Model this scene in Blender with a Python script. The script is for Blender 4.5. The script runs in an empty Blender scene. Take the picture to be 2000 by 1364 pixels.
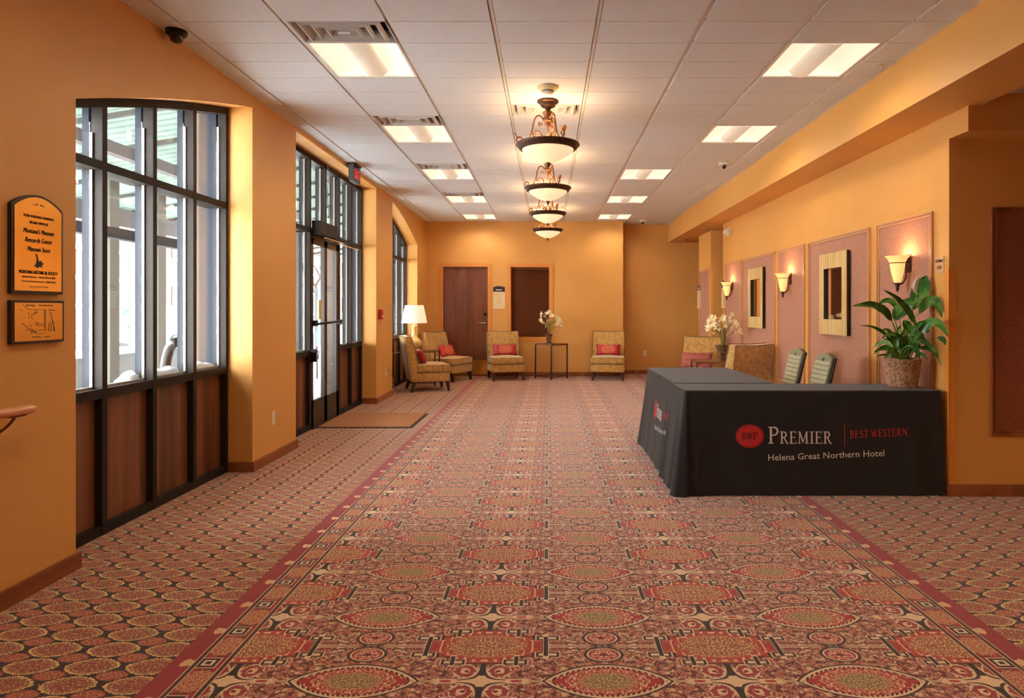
import bpy, bmesh, math, random
from mathutils import Vector, Matrix, Euler
random.seed(7)
C = bpy.context.scene.collection
S = bpy.context.scene
PI = math.pi
F, VX, VY, CH = 1234.0, 1070.0, 605.0, 1.31      # focal (px at 2000 wide), vanishing point, eye height
CEIL = 3.05

def pt(px, py, Y):
    return Vector(((px - VX) * Y / F, Y, CH - (py - VY) * Y / F))

# ------------------------------------------------------------------ materials
MATS = {}
def srgb(r, g, b):
    f = lambda c: (c / 255 / 12.92) if c / 255 <= 0.04045 else ((c / 255 + 0.055) / 1.055) ** 2.4
    return (f(r), f(g), f(b), 1.0)

def newmat(name):
    m = bpy.data.materials.new(name); m.use_nodes = True
    nt = m.node_tree
    b = nt.nodes['Principled BSDF']
    MATS[name] = m
    return m, nt, b

def mat(name, col, rough=0.6, metal=0.0, var=0.0, vscale=8.0, vstretch=(1, 1, 1), col2=None,
        bump=0.0, bscale=200.0, emit=None, estr=0.0, sheen=0.0, coat=0.0, spec=None, world=False, det=4.0):
    m, nt, b = newmat(name)
    L = nt.links
    b.inputs['Base Color'].default_value = col
    b.inputs['Roughness'].default_value = rough
    b.inputs['Metallic'].default_value = metal
    if spec is not None: b.inputs['Specular IOR Level'].default_value = spec
    if sheen: b.inputs['Sheen Weight'].default_value = sheen
    if coat: b.inputs['Coat Weight'].default_value = coat
    if emit:
        b.inputs['Emission Color'].default_value = emit
        b.inputs['Emission Strength'].default_value = estr
    tc = nt.nodes.new('ShaderNodeNewGeometry' if world else 'ShaderNodeTexCoord')
    out = tc.outputs['Position'] if world else tc.outputs['Object']
    if var or col2:
        mp = nt.nodes.new('ShaderNodeMapping'); mp.inputs['Scale'].default_value = vstretch
        L.new(out, mp.inputs['Vector'])
        n = nt.nodes.new('ShaderNodeTexNoise'); n.inputs['Scale'].default_value = vscale
        n.inputs['Detail'].default_value = det
        L.new(mp.outputs[0], n.inputs['Vector'])
        r = nt.nodes.new('ShaderNodeValToRGB')
        c2 = col2 if col2 else tuple(c * (1 - var) for c in col[:3]) + (1,)
        c1 = col if col2 else tuple(min(1, c * (1 + var)) for c in col[:3]) + (1,)
        r.color_ramp.elements[0].position = 0.35; r.color_ramp.elements[0].color = c2
        r.color_ramp.elements[1].position = 0.65; r.color_ramp.elements[1].color = c1
        L.new(n.outputs['Fac'], r.inputs['Fac']); L.new(r.outputs['Color'], b.inputs['Base Color'])
    if bump:
        n2 = nt.nodes.new('ShaderNodeTexNoise'); n2.inputs['Scale'].default_value = bscale
        n2.inputs['Detail'].default_value = 2
        L.new(out, n2.inputs['Vector'])
        bp = nt.nodes.new('ShaderNodeBump'); bp.inputs['Strength'].default_value = bump
        bp.inputs['Distance'].default_value = 0.004
        L.new(n2.outputs['Fac'], bp.inputs['Height']); L.new(bp.outputs[0], b.inputs['Normal'])
    return m

M_wall = mat('painted_wall', srgb(214, 154, 77), 0.55, bump=0.35, bscale=140, world=True, var=0.03, vscale=1.3)
M_jamb = M_wall
M_white = mat('white_paint', srgb(225, 222, 215), 0.5)
M_offw = mat('ivory_plastic', srgb(228, 205, 160), 0.4)
M_tile = mat('ceiling_tile', srgb(226, 231, 235), 0.9, bump=0.6, bscale=260, world=True, var=0.06, vscale=260)
M_tbar = mat('ceiling_grid', srgb(236, 234, 228), 0.5)
M_outf = mat('slate_outer_mullion', srgb(36, 40, 48), 0.7, spec=0.15)
M_plenum = mat('plenum_dark', srgb(60, 55, 50), 0.9)
M_frame = mat('bronze_window_frame', srgb(42, 34, 30), 0.6, spec=.2)
M_framed = mat('bronze_door_frame', srgb(58, 48, 42), 0.4, metal=0.25)
M_stop = mat('pale_glazing_strip', srgb(150, 140, 126), 0.5)
M_blkm = mat('black_metal', srgb(35, 28, 26), 0.4, metal=0.5)
M_chrome = mat('chrome', srgb(215, 210, 205), 0.2, metal=1.0)
M_red = mat('red_plastic', srgb(185, 40, 22), 0.4)
M_black = mat('black_plastic', srgb(22, 18, 18), 0.35)
M_dome = mat('smoked_dome', srgb(18, 14, 14), 0.08, coat=0.6)
M_brass = mat('brass_plate', srgb(250, 196, 104), 0.22, metal=1.0)
M_signfr = mat('dark_sign_frame', srgb(48, 30, 24), 0.45)
M_ink = mat('sign_ink', srgb(45, 25, 15), 0.6)
M_iron = mat('aged_bronze_iron', srgb(125, 82, 52), 0.42, metal=0.75, var=0.35, vscale=30)
M_irond = mat('dark_bronze', srgb(84, 56, 40), 0.45, metal=0.7, var=0.45, vscale=45, bump=0.8, bscale=90)
M_leafm = mat('gilded_leaf', srgb(190, 140, 75), 0.4, metal=0.8, var=0.3, vscale=40)
M_mat = mat('coir_mat', srgb(166, 108, 66), 0.95, bump=0.8, bscale=500, var=0.15, vscale=120)
M_matedge = mat('mat_rubber', srgb(50, 32, 24), 0.8)
M_velvet = mat('gold_velvet', srgb(196, 150, 76), 0.75, col2=srgb(164, 118, 50), vscale=20, sheen=0.5, det=6)
M_pipe = mat('velvet_piping', srgb(120, 84, 30), 0.8)
M_darkw = mat('dark_wood', srgb(60, 34, 24), 0.4)
M_tabw = mat('walnut_table', srgb(112, 66, 46), 0.35, var=0.2, vscale=6, vstretch=(1, 8, 1))
M_tleg = mat('bronze_table_leg', srgb(82, 52, 36), 0.4, metal=0.3)
M_shade = mat('linen_shade', srgb(245, 232, 215), 0.8, emit=srgb(255, 226, 190), estr=0.3)
M_ceram = mat('gold_ceramic', srgb(214, 178, 112), 0.25, coat=0.5, var=0.12, vscale=12)
M_cloth = mat('black_cloth', srgb(25, 22, 25), 0.75, sheen=0.12, bump=0.15, bscale=700)
M_lwhite = mat('white_print', srgb(232, 226, 220), 0.7)
M_lred = mat('red_print', srgb(205, 48, 52), 0.7)
M_green = None
M_petal = mat('white_spathe', srgb(250, 240, 225), 0.5)
M_stem = mat('green_stem', srgb(110, 150, 60), 0.5)
M_lily = mat('cream_blossom', srgb(246, 232, 190), 0.6)
M_grass = mat('olive_blade', srgb(140, 125, 60), 0.6)
M_vase = mat('dark_mosaic_vase', srgb(60, 40, 28), 0.3, col2=srgb(130, 100, 62), vscale=22, det=1)
M_rail = mat('handrail_wood', srgb(214, 140, 84), 0.35, coat=0.4, var=0.08, vscale=5)
M_bfab = mat('sage_fabric', srgb(150, 146, 112), 0.85, col2=srgb(118, 112, 84), vscale=35, vstretch=(0.3, 1, 3))
M_bfab_p = mat('woven_band_fabric', srgb(168, 160, 130), 0.85, var=0.1, vscale=60)
M_snow = mat('snow', srgb(226, 228, 230), 0.8, bump=0.4, bscale=6)
M_snowg = mat('snowy_ground', srgb(236, 236, 236), 0.85, var=0.1, vscale=0.6, world=True)
M_conc = mat('grey_concrete', srgb(58, 56, 52), 0.8, var=0.08, vscale=3)
M_postm = mat('tan_post_wood', srgb(60, 56, 45), 0.7, var=0.1, vscale=4, vstretch=(6, 6, 0.5))
M_flute = mat('taupe_fluted_post', srgb(50, 40, 36), 0.7)
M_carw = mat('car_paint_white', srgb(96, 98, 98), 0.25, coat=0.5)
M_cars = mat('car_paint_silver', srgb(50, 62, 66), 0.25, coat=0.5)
M_tyre = mat('tyre_rubber', srgb(30, 30, 30), 0.8)
M_cwin = mat('car_glass', srgb(50, 65, 68), 0.1)
M_bark = mat('bare_bark', srgb(44, 32, 30), 0.9)
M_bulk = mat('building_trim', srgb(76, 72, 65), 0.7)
M_bwin = mat('building_window', srgb(38, 38, 38), 0.4)
M_bluepl = mat('blue_poster', srgb(70, 90, 130), 0.5)
M_yellow = mat('yellow_sticker', srgb(215, 170, 40), 0.5)
M_kick = mat('brass_kick_plate', srgb(215, 170, 80), 0.25, metal=0.9, var=0.2, vscale=5)
M_fix = mat('glowing_troffer_reflector', srgb(205, 200, 190), 0.6, emit=(1.0, 0.86, 0.62, 1), estr=.62)
M_fixb = mat('troffer_basket', srgb(190, 180, 165), 0.6, emit=(1.0, 0.78, 0.56, 1), estr=.30)
M_bowl = mat('alabaster_bowl', srgb(235, 205, 155), 0.35, var=.12, vscale=7, emit=(1.0, 0.78, 0.48, 1), estr=.55)
M_scon = mat('amber_sconce_glass', srgb(250, 200, 120), 0.3, emit=(1.0, 0.62, 0.22, 1), estr=.62)
M_can = mat('downlight_lens', srgb(255, 240, 210), 0.5, emit=(1.0, 0.72, 0.42, 1), estr=4.0)

def wood(name, c1, c2, scale=3.0, axis='Z', rough=0.4, streak=28.0, boards=0.5):
    m, nt, b = newmat(name); L = nt.links
    g = nt.nodes.new('ShaderNodeNewGeometry')
    mp = nt.nodes.new('ShaderNodeMapping')
    st = {'Z': (streak, streak, 1.2), 'Y': (streak, 1.2, streak), 'X': (1.2, streak, streak)}[axis]
    mp.inputs['Scale'].default_value = st
    L.new(g.outputs['Position'], mp.inputs['Vector'])
    n = nt.nodes.new('ShaderNodeTexNoise'); n.inputs['Scale'].default_value = scale / 3
    n.inputs['Detail'].default_value = 6; n.inputs['Distortion'].default_value = 0.8
    L.new(mp.outputs[0], n.inputs['Vector'])
    # broad boards of slightly different tone
    mp2 = nt.nodes.new('ShaderNodeMapping'); mp2.inputs['Scale'].default_value = {'Z': (9, 9, 0.15), 'Y': (9, .15, 9), 'X': (.15, 9, 9)}[axis]
    L.new(g.outputs['Position'], mp2.inputs['Vector'])
    n2 = nt.nodes.new('ShaderNodeTexNoise'); n2.inputs['Scale'].default_value = 1.0; n2.inputs['Detail'].default_value = 0
    L.new(mp2.outputs[0], n2.inputs['Vector'])
    ad = nt.nodes.new('ShaderNodeMath'); ad.operation = 'MULTIPLY_ADD'
    ad.inputs[1].default_value = boards
    L.new(n2.outputs['Fac'], ad.inputs[0])
    hl = nt.nodes.new('ShaderNodeMath'); hl.operation = 'MULTIPLY'; hl.inputs[1].default_value = 1 - boards
    L.new(n.outputs['Fac'], hl.inputs[0]); L.new(hl.outputs[0], ad.inputs[2])
    r = nt.nodes.new('ShaderNodeValToRGB')
    r.color_ramp.elements[0].position = 0.36; r.color_ramp.elements[0].color = c2
    r.color_ramp.elements[1].position = 0.64; r.color_ramp.elements[1].color = c1
    L.new(ad.outputs[0], r.inputs['Fac']); L.new(r.outputs['Color'], b.inputs['Base Color'])
    b.inputs['Roughness'].default_value = rough
    return m
M_panelw = wood('alder_panel', srgb(132, 78, 46), srgb(86, 46, 26))
M_oak = wood('red_oak_door', srgb(134, 74, 38), srgb(96, 48, 24), streak=55, boards=.12)
M_base = wood('baseboard_wood', srgb(158, 92, 48), srgb(128, 70, 36), axis='Y', rough=0.4)
M_doortrim = mat('orange_wood_trim', srgb(214, 138, 62), 0.45)
M_mould = mat('panel_moulding', srgb(196, 140, 96), 0.45)
M_blind = mat('brown_blind', srgb(120, 62, 34), 0.5)
M_mirrorfr = wood('gold_mirror_frame', srgb(226, 194, 132), srgb(176, 138, 82), rough=0.4, streak=70, boards=.08)
M_mirrorside = mat('black_frame_side', srgb(22, 14, 12), 0.4)
M_mirror = mat('mirror_glass', srgb(235, 230, 225), 0.02, metal=1.0)

def weave_mat(name, c1, c2, sc=170):
    m, nt, b = newmat(name); L = nt.links
    g = nt.nodes.new('ShaderNodeNewGeometry')
    outs = []
    for st in ((0.25, 0.25, 1.6), (1.6, 1.6, 0.25)):
        mp = nt.nodes.new('ShaderNodeMapping'); mp.inputs['Scale'].default_value = st
        L.new(g.outputs['Position'], mp.inputs['Vector'])
        n = nt.nodes.new('ShaderNodeTexNoise'); n.inputs['Scale'].default_value = sc; n.inputs['Detail'].default_value = 1
        L.new(mp.outputs[0], n.inputs['Vector']); outs.append(n.outputs['Fac'])
    a = nt.nodes.new('ShaderNodeMath'); a.operation = 'ADD'; L.new(outs[0], a.inputs[0]); L.new(outs[1], a.inputs[1])
    h = nt.nodes.new('ShaderNodeMath'); h.operation = 'MULTIPLY'; h.inputs[1].default_value = 0.5; L.new(a.outputs[0], h.inputs[0])
    r = nt.nodes.new('ShaderNodeValToRGB')
    r.color_ramp.elements[0].position = 0.38; r.color_ramp.elements[0].color = c2
    r.color_ramp.elements[1].position = 0.62; r.color_ramp.elements[1].color = c1
    L.new(h.outputs[0], r.inputs['Fac']); L.new(r.outputs['Color'], b.inputs['Base Color'])
    b.inputs['Roughness'].default_value = 0.85
    return m
M_burlap = weave_mat('burlap_panel', srgb(186, 132, 106), srgb(160, 106, 82))

def glass_mat():
    m = bpy.data.materials.new('clear_glass'); m.use_nodes = True
    nt = m.node_tree; nt.nodes.clear(); L = nt.links
    o = nt.nodes.new('ShaderNodeOutputMaterial')
    t = nt.nodes.new('ShaderNodeBsdfTransparent'); t.inputs[0].default_value = (0.95, 0.97, 0.97, 1)
    g = nt.nodes.new('ShaderNodeBsdfGlossy'); g.inputs['Roughness'].default_value = 0.02
    lw = nt.nodes.new('ShaderNodeLayerWeight'); lw.inputs[0].default_value = .5
    pw = nt.nodes.new('ShaderNodeMath'); pw.operation = 'POWER'; pw.inputs[1].default_value = 4.0; L.new(lw.outputs['Facing'], pw.inputs[0])
    f = nt.nodes.new('ShaderNodeMath'); f.operation = 'MULTIPLY_ADD'; f.inputs[1].default_value = .8; f.inputs[2].default_value = .035; L.new(pw.outputs[0], f.inputs[0])
    mx = nt.nodes.new('ShaderNodeMixShader')
    L.new(f.outputs[0], mx.inputs[0]); L.new(t.outputs[0], mx.inputs[1]); L.new(g.outputs[0], mx.inputs[2])
    L.new(mx.outputs[0], o.inputs[0])
    return m
M_glass = glass_mat()

def translucent_mat(name, col):
    m = bpy.data.materials.new(name); m.use_nodes = True
    nt = m.node_tree; nt.nodes.clear(); L = nt.links
    o = nt.nodes.new('ShaderNodeOutputMaterial')
    t = nt.nodes.new('ShaderNodeBsdfTranslucent'); t.inputs[0].default_value = col
    d = nt.nodes.new('ShaderNodeBsdfDiffuse'); d.inputs[0].default_value = col
    g = nt.nodes.new('ShaderNodeNewGeometry')
    w = nt.nodes.new('ShaderNodeTexWave'); w.inputs['Scale'].default_value = 2.2; w.bands_direction = 'Y'
    L.new(g.outputs['Position'], w.inputs['Vector'])
    r = nt.nodes.new('ShaderNodeValToRGB'); r.color_ramp.elements[0].color = tuple(c * .55 for c in col[:3]) + (1,)
    r.color_ramp.elements[1].color = col; r.color_ramp.elements[1].position = .4
    L.new(w.outputs['Fac'], r.inputs[0]); L.new(r.outputs[0], t.inputs[0])
    mx = nt.nodes.new('ShaderNodeMixShader'); mx.inputs[0].default_value = .4
    L.new(t.outputs[0], mx.inputs[1]); L.new(d.outputs[0], mx.inputs[2]); L.new(mx.outputs[0], o.inputs[0])
    return m
M_canopy = translucent_mat('ribbed_canopy_sheet', srgb(132, 142, 136))

def brick_mat():
    m, nt, b = newmat('pink_brick'); L = nt.links
    g = nt.nodes.new('ShaderNodeNewGeometry')
    sp = nt.nodes.new('ShaderNodeSeparateXYZ'); L.new(g.outputs['Position'], sp.inputs[0])
    ad = nt.nodes.new('ShaderNodeMath'); L.new(sp.outputs[0], ad.inputs[0]); L.new(sp.outputs[1], ad.inputs[1])
    cb = nt.nodes.new('ShaderNodeCombineXYZ'); L.new(ad.outputs[0], cb.inputs[0]); L.new(sp.outputs[2], cb.inputs[1])
    br = nt.nodes.new('ShaderNodeTexBrick'); br.inputs['Scale'].default_value = 3
    br.inputs['Color1'].default_value = srgb(92, 48, 38); br.inputs['Color2'].default_value = srgb(82, 42, 34)
    br.inputs['Mortar'].default_value = srgb(86, 62, 54)
    L.new(cb.outputs[0], br.inputs['Vector']); L.new(br.outputs['Color'], b.inputs['Base Color'])
    b.inputs['Roughness'].default_value = 0.9
    return m
M_brick = brick_mat()

# ---- node expression compiler for the carpet
class E:
    nt = None
    def __init__(s, sock): s.s = sock
    @staticmethod
    def op(o, *a, clamp=False):
        n = E.nt.nodes.new('ShaderNodeMath'); n.operation = o; n.use_clamp = clamp
        for i, v in enumerate(a):
            if isinstance(v, E): E.nt.links.new(v.s, n.inputs[i])
            else: n.inputs[i].default_value = float(v)
        return E(n.outputs[0])
    def __add__(s, o): return E.op('ADD', s, o)
    __radd__ = __add__
    def __sub__(s, o): return E.op('SUBTRACT', s, o)
    def __rsub__(s, o): return E.op('SUBTRACT', o, s)
    def __mul__(s, o): return E.op('MULTIPLY', s, o)
    __rmul__ = __mul__
    def __truediv__(s, o): return E.op('DIVIDE', s, o)
    def __lt__(s, o): return E.op('LESS_THAN', s, o)
    def __gt__(s, o): return E.op('GREATER_THAN', s, o)
def Abs(a): return E.op('ABSOLUTE', a)
def Min(a, b): return E.op('MINIMUM', a, b)
def Max(a, b): return E.op('MAXIMUM', a, b)
def Sqrt(a): return E.op('SQRT', a)
def Fmod(a, p): return E.op('FLOORED_MODULO', a, p)
def Both(a, b): return a * b
def Ell(a, b, ca, cb, ra, rb):
    u = (a - ca) / ra; v = (b - cb) / rb
    return Sqrt(u * u + v * v)
def Ring(e, r, w): return Abs(e - r) < w
def Box(a, b, ca, cb, ha, hb): return Max(Abs(a - ca) / ha, Abs(b - cb) / hb)
def Tex(kind, vec, scale, detail=2, out='Fac', **kw):
    n = E.nt.nodes.new(kind); E.nt.links.new(vec, n.inputs['Vector']); n.inputs['Scale'].default_value = scale
    if 'Detail' in n.inputs: n.inputs['Detail'].default_value = detail
    for k, v in kw.items():
        n.inputs[k].default_value = v
    return E(n.outputs[out])
def Vec(a, b, c=0.0):
    n = E.nt.nodes.new('ShaderNodeCombineXYZ')
    for i, v in enumerate((a, b, c)):
        if isinstance(v, E): E.nt.links.new(v.s, n.inputs[i])
        else: n.inputs[i].default_value = v
    return n.outputs[0]
def Mix(f, c1, c2):
    n = E.nt.nodes.new('ShaderNodeMix'); n.data_type = 'RGBA'
    if isinstance(f, E): E.nt.links.new(f.s, n.inputs[0])
    else: n.inputs[0].default_value = f
    for c, k in ((c1, 6), (c2, 7)):
        if isinstance(c, tuple): n.inputs[k].default_value = c
        else: E.nt.links.new(c, n.inputs[k])
    return n.outputs[2]

def carpet():
    m, nt, b = newmat('patterned_carpet'); E.nt = nt
    g = nt.nodes.new('ShaderNodeNewGeometry')
    sp = nt.nodes.new('ShaderNodeSeparateXYZ'); nt.links.new(g.outputs['Position'], sp.inputs[0])
    X, Y = E(sp.outputs[0]), E(sp.outputs[1])
    XC = 0.212; PX, PY = 0.8975, 0.4635
    CREAM = srgb(228, 194, 158); CREAM2 = srgb(204, 130, 100); ROSE = srgb(158, 40, 50); MAR = srgb(112, 20, 34)
    RED = srgb(168, 32, 34); ORA = srgb(180, 72, 50); DARK = srgb(36, 16, 22); OLIVE = srgb(122, 98, 66); PUR = srgb(34, 14, 24)
    w = Abs(X - XC)
    a = Abs(Fmod(X - XC + PX / 2, PX) - PX / 2)
    bb = Abs(Fmod(Y - 2.690 + PY / 2, PY) - PY / 2)
    a2 = PX / 2 - a; b2 = PY / 2 - bb
    fv = Vec(a, bb)
    n1 = Tex('ShaderNodeTexNoise', fv, 15, 2, Distortion=2.4)
    n2 = Tex('ShaderNodeTexNoise', fv, 46, 1, Distortion=0.0)
    n3 = Tex('ShaderNodeTexNoise', Vec(a, bb, 3.7), 30, 0, Distortion=2.6)
    pos = g.outputs['Position']
    fine = Tex('ShaderNodeTexNoise', pos, 150, 1)
    fine2 = Tex('ShaderNodeTexNoise', fv, 120, 0)
    # filigree ground
    c = Mix(n1 > 0.50, ROSE, CREAM)
    c = Mix(Both(n2 > 0.54, n1 > 0.47), c, MAR)
    c = Mix(Both(n3 > 0.58, n1 < 0.5), c, CREAM2)
    c = Mix(Abs(Fmod(n1 * 8, 1.0) - 0.5) < 0.075, c, srgb(112, 40, 40))
    c = Mix(Both(Abs(Fmod(n3 * 6, 1.0) - 0.5) < 0.10, n1 < .46), c, CREAM)
    c = Mix(Abs(n1 - 0.5) < 0.020, c, srgb(70, 32, 30))
    c = Mix(Abs(n3 - 0.5) < 0.012, c, srgb(104, 48, 40))
    # corner scrolls beside the star
    e = Ell(a2, bb, 0.062, 0.062, 1, 1)
    e = e + (n2 - 0.5) * 0.03
    c = Mix(Both(e < 0.045, n2 > .45), c, CREAM); c = Mix(Ring(e, 0.026, 0.0075), c, ROSE); c = Mix(Ring(e, 0.036, 0.0016), c, DARK)
    c = Mix(e < 0.010, c, MAR)
    # star: four armed crossing
    h = a2 * bb
    lim = Both(bb < 0.108, a2 < 0.235)
    c = Mix(Both(h < 0.00125, lim), c, CREAM)
    c = Mix(Both(Both(Abs(h - 0.00062) < 0.0002, lim), a2 > 0.011), c, srgb(70, 34, 36))
    c = Mix(Both(Box(a2, bb, 0, 0.07, 0.0115, 0.037) < 1, lim), c, PUR)
    # tapering lens on the axis between star and oval
    c = Mix(Ell(a2, bb, 0.125, 0, 0.045, 0.013) < 1, c, CREAM); c = Mix(Ell(a2, bb, 0.125, 0, 0.022, 0.007) < 1, c, RED)
    # thin line between medallions
    c = Mix(Both(b2 < 0.009, a > 0.05), c, CREAM)
    c = Mix(b2 < 0.0024, c, DARK)
    # double circles
    e = Ell(a, b2, 0, 0.060, 0.072, 0.050)
    c = Mix(e < 1.05, c, DARK); c = Mix(e < 0.90, c, CREAM); c = Mix(e < 0.80, c, ROSE)
    e5 = Abs(Fmod((n2 + e) * 4, 1.0) - 0.5)
    c = Mix(Both(e < 0.72, e5 < 0.22), c, CREAM)
    c = Mix(e < 0.2, c, MAR)
    # oval (lens = intersection of two circles)
    R = 0.30; k = R - 0.098
    lens = Sqrt(a * a + (bb + k) * (bb + k)) - R          # <0 inside
    c = Mix(lens < 0.008, c, DARK); c = Mix(lens < 0.001, c, CREAM)
    dd = Fmod(a * 60 + bb * 25, 1.0)
    c = Mix(Both(lens < -0.008, dd > 0.4), c, DARK)
    c = Mix(lens < -0.016, c, RED)
    jag = Ell(a, bb, 0, 0, 0.148, 0.071) + (n2 - 0.5) * 0.9
    c = Mix(jag < 1.0, c, CREAM); c = Mix(jag < 0.92, c, ROSE)
    c = Mix(Both(jag < 0.9, fine2 > 0.5), c, CREAM2)
    e = Ell(a, bb, 0, 0, 0.095, 0.050) + (fine2 - 0.5) * 0.7
    c = Mix(e < 1, c, OLIVE); c = Mix(Both(e < 1.0, fine > 0.52), c, srgb(200, 165, 110))
    # stepped medallion
    st = Min(Min(Box(a2, b2, 0, 0, 0.085, 0.118), Box(a2, b2, 0, 0, 0.135, 0.098)), Min(Box(a2, b2, 0, 0, 0.175, 0.072), Box(a2, b2, 0, 0, 0.215, 0.048)))
    c = Mix(st < 1.06, c, DARK); c = Mix(st < 1.0, c, ORA)
    c = Mix(Both(st < 1, n2 > 0.52), c, RED)
    dsh = Both(Fmod(a2 * 30, 1.0) < 0.4, Abs(st - 0.86) < 0.05)
    c = Mix(dsh, c, CREAM)
    e = Ell(a2, b2, 0, 0, 0.146, 0.076) + (fine2 - 0.5) * 0.7
    c = Mix(e < 1, c, srgb(214, 176, 118)); c = Mix(Both(e < 1.0, fine2 > 0.5), c, ROSE)
    c = Mix(Both(e < 1.0, fine < 0.44), c, OLIVE)
    # brackets: upright with looped ends
    def loop(ca, cb, ha, hb):
        nonlocal c
        q = Box(a2, b2, ca, cb, ha, hb)
        c = Mix(q < 1.12, c, CREAM); c = Mix(q < 1, c, DARK)
        q = Box(a2, b2, ca, cb, ha - 0.010, hb - 0.0085)
        c = Mix(q < 1, c, CREAM)
    loop(0.236, 0.060, 0.044, 0.0165)
    loop(0.116, 0.112, 0.044, 0.0165)
    q = Box(a2, b2, 0.229, 0.0, 0.0085, 0.070); q2 = Box(a2, b2, 0.119, 0.102, 0.008, 0.030)
    q = Min(q, q2)
    c = Mix(q < 1.3, c, CREAM); c = Mix(q < 1.0, c, PUR)
    # border strip  1.40 .. 1.515
    PB = PY / 2
    v = Abs(Fmod(Y - 2.690 + PB / 2, PB) - PB / 2)
    v2 = PB / 2 - v
    wc = w - 1.458
    s = Mix(n1 > 0.52, MAR, RED)
    e = Ell(wc, v, 0, 0, 0.058, 0.068) + (fine2 - 0.5) * 0.5
    s = Mix(e < 1, s, srgb(210, 168, 112)); s = Mix(Both(e < 1, fine > 0.5), s, ROSE)
    q = Box(wc, v2, 0.012, 0.0, 0.034, 0.030)
    s = Mix(q < 1.15, s, CREAM); s = Mix(q < 1, s, DARK); s = Mix(q < 0.62, s, CREAM); s = Mix(q < 0.32, s, DARK)
    c = Mix(w > 1.400, c, s)
    for l0 in (1.403, 1.515):
        c = Mix(Abs(w - l0) < 0.012, c, srgb(72, 30, 30)); c = Mix(Abs(Abs(w - l0) - 0.010) < 0.002, c, srgb(222, 190, 150))
    s = Mix(fine > 0.5, srgb(158, 30, 44), srgb(140, 22, 36))
    e = Ell(w - 1.548, v2, 0, 0, 0.024, 0.030) + (n2 - 0.5) * 0.9
    s = Mix(e < 0.9, s, srgb(216, 176, 128))
    c = Mix(w > 1.527, c, s)
    # outer field of ellipses
    QX, QY = 0.2244, 0.1159
    ox = w - 1.66
    u = Abs(Fmod(ox + QX / 2, QX) - QX / 2); v = Abs(Fmod(Y + QY / 2, QY) - QY / 2)
    sp2 = Tex('ShaderNodeTexNoise', pos, 115, 0)
    P16 = lambda q: E.op('POWER', q, 1.65)
    e1 = E.op('POWER', P16(u / 0.099) + P16(v / 0.0548), 0.606) + (sp2 - 0.5) * 0.22
    e2 = E.op('POWER', P16((QX / 2 - u) / 0.058) + P16((QY / 2 - v) / 0.032), 0.606) + (sp2 - 0.5) * 0.2
    f = srgb(38, 18, 30)
    f = Mix(e2 < 1, f, srgb(150, 66, 54)); f = Mix(Both(e2 < 0.95, sp2 > 0.52), f, srgb(196, 126, 92))
    f = Mix(e1 < 1.0, f, srgb(232, 190, 120)); f = Mix(e1 < 0.90, f, srgb(104, 84, 62))
    f = Mix(Both(e1 < 0.88, fine > 0.50), f, srgb(206, 150, 112))
    f = Mix(Both(e1 < 0.72, sp2 > 0.48), f, srgb(150, 58, 50))
    c = Mix(w > 1.612, c, f)
    # pile: short-scale brightness jitter
    hs = nt.nodes.new('ShaderNodeHueSaturation'); nt.links.new(c, hs.inputs['Color'])
    jv = fine * 0.8 + 0.50; nt.links.new(jv.s, hs.inputs['Value'])
    nt.links.new(hs.outputs[0], b.inputs['Base Color'])
    b.inputs['Roughness'].default_value = 0.85
    b.inputs['Sheen Weight'].default_value = 0.22; b.inputs['Sheen Roughness'].default_value = 0.6
    b.inputs['Specular IOR Level'].default_value = 0.25
    bp = nt.nodes.new('ShaderNodeBump'); bp.inputs['Strength'].default_value = 0.5; bp.inputs['Distance'].default_value = 0.004
    nt.links.new(fine.s, bp.inputs['Height']); nt.links.new(bp.outputs[0], b.inputs['Normal'])
    return m
M_carpet = carpet()

def pillow_mat(name, swirl):
    m, nt, b = newmat(name); E.nt = nt
    tc = nt.nodes.new('ShaderNodeTexCoord'); sp = nt.nodes.new('ShaderNodeSeparateXYZ'); nt.links.new(tc.outputs['Object'], sp.inputs[0])
    x, z = E(sp.outputs[0]), E(sp.outputs[2])
    base = srgb(176, 32, 40)
    if swirl:
        r = Sqrt(x * x + z * z * 1.4)
        ang = E.op('ARCTAN2', z, x)
        t = Fmod(r * 48 + ang * 0.159 * 1.0, 1.0)
        on = Both(Abs(t - 0.5) < 0.16, r < 0.125)
        c = Mix(on, base, srgb(226, 150, 84))
    else:
        n = Tex('ShaderNodeTexNoise', tc.outputs['Object'], 26, 2)
        c = Mix(n > 0.58, srgb(150, 28, 38), srgb(178, 50, 50))
    nt.links.new(c, b.inputs['Base Color']) if not isinstance(c, tuple) else None
    b.inputs['Roughness'].default_value = 0.45
    return m
M_pil1 = pillow_mat('red_pillow_swirl', True)
M_pil2 = pillow_mat('red_pillow_plain', False)
M_throw = mat('striped_rose_fabric', srgb(176, 98, 84), 0.8, col2=srgb(140, 62, 58), vscale=9, vstretch=(1, 1, 14), det=1)

def leaf_mat():
    m, nt, b = newmat('peace_lily_leaf'); E.nt = nt
    tc = nt.nodes.new('ShaderNodeTexCoord')
    n = Tex('ShaderNodeTexNoise', tc.outputs['Object'], 9, 3)
    n2 = Tex('ShaderNodeTexNoise', tc.outputs['Object'], 60, 2)
    c = Mix(n > 0.52, srgb(42, 96, 30), srgb(74, 128, 44)); c = Mix(Both(n > 0.6, n2 > 0.5), c, srgb(110, 140, 60))
    nt.links.new(c, b.inputs['Base Color']); b.inputs['Roughness'].default_value = 0.32
    return m
M_leaf = leaf_mat()

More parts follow.
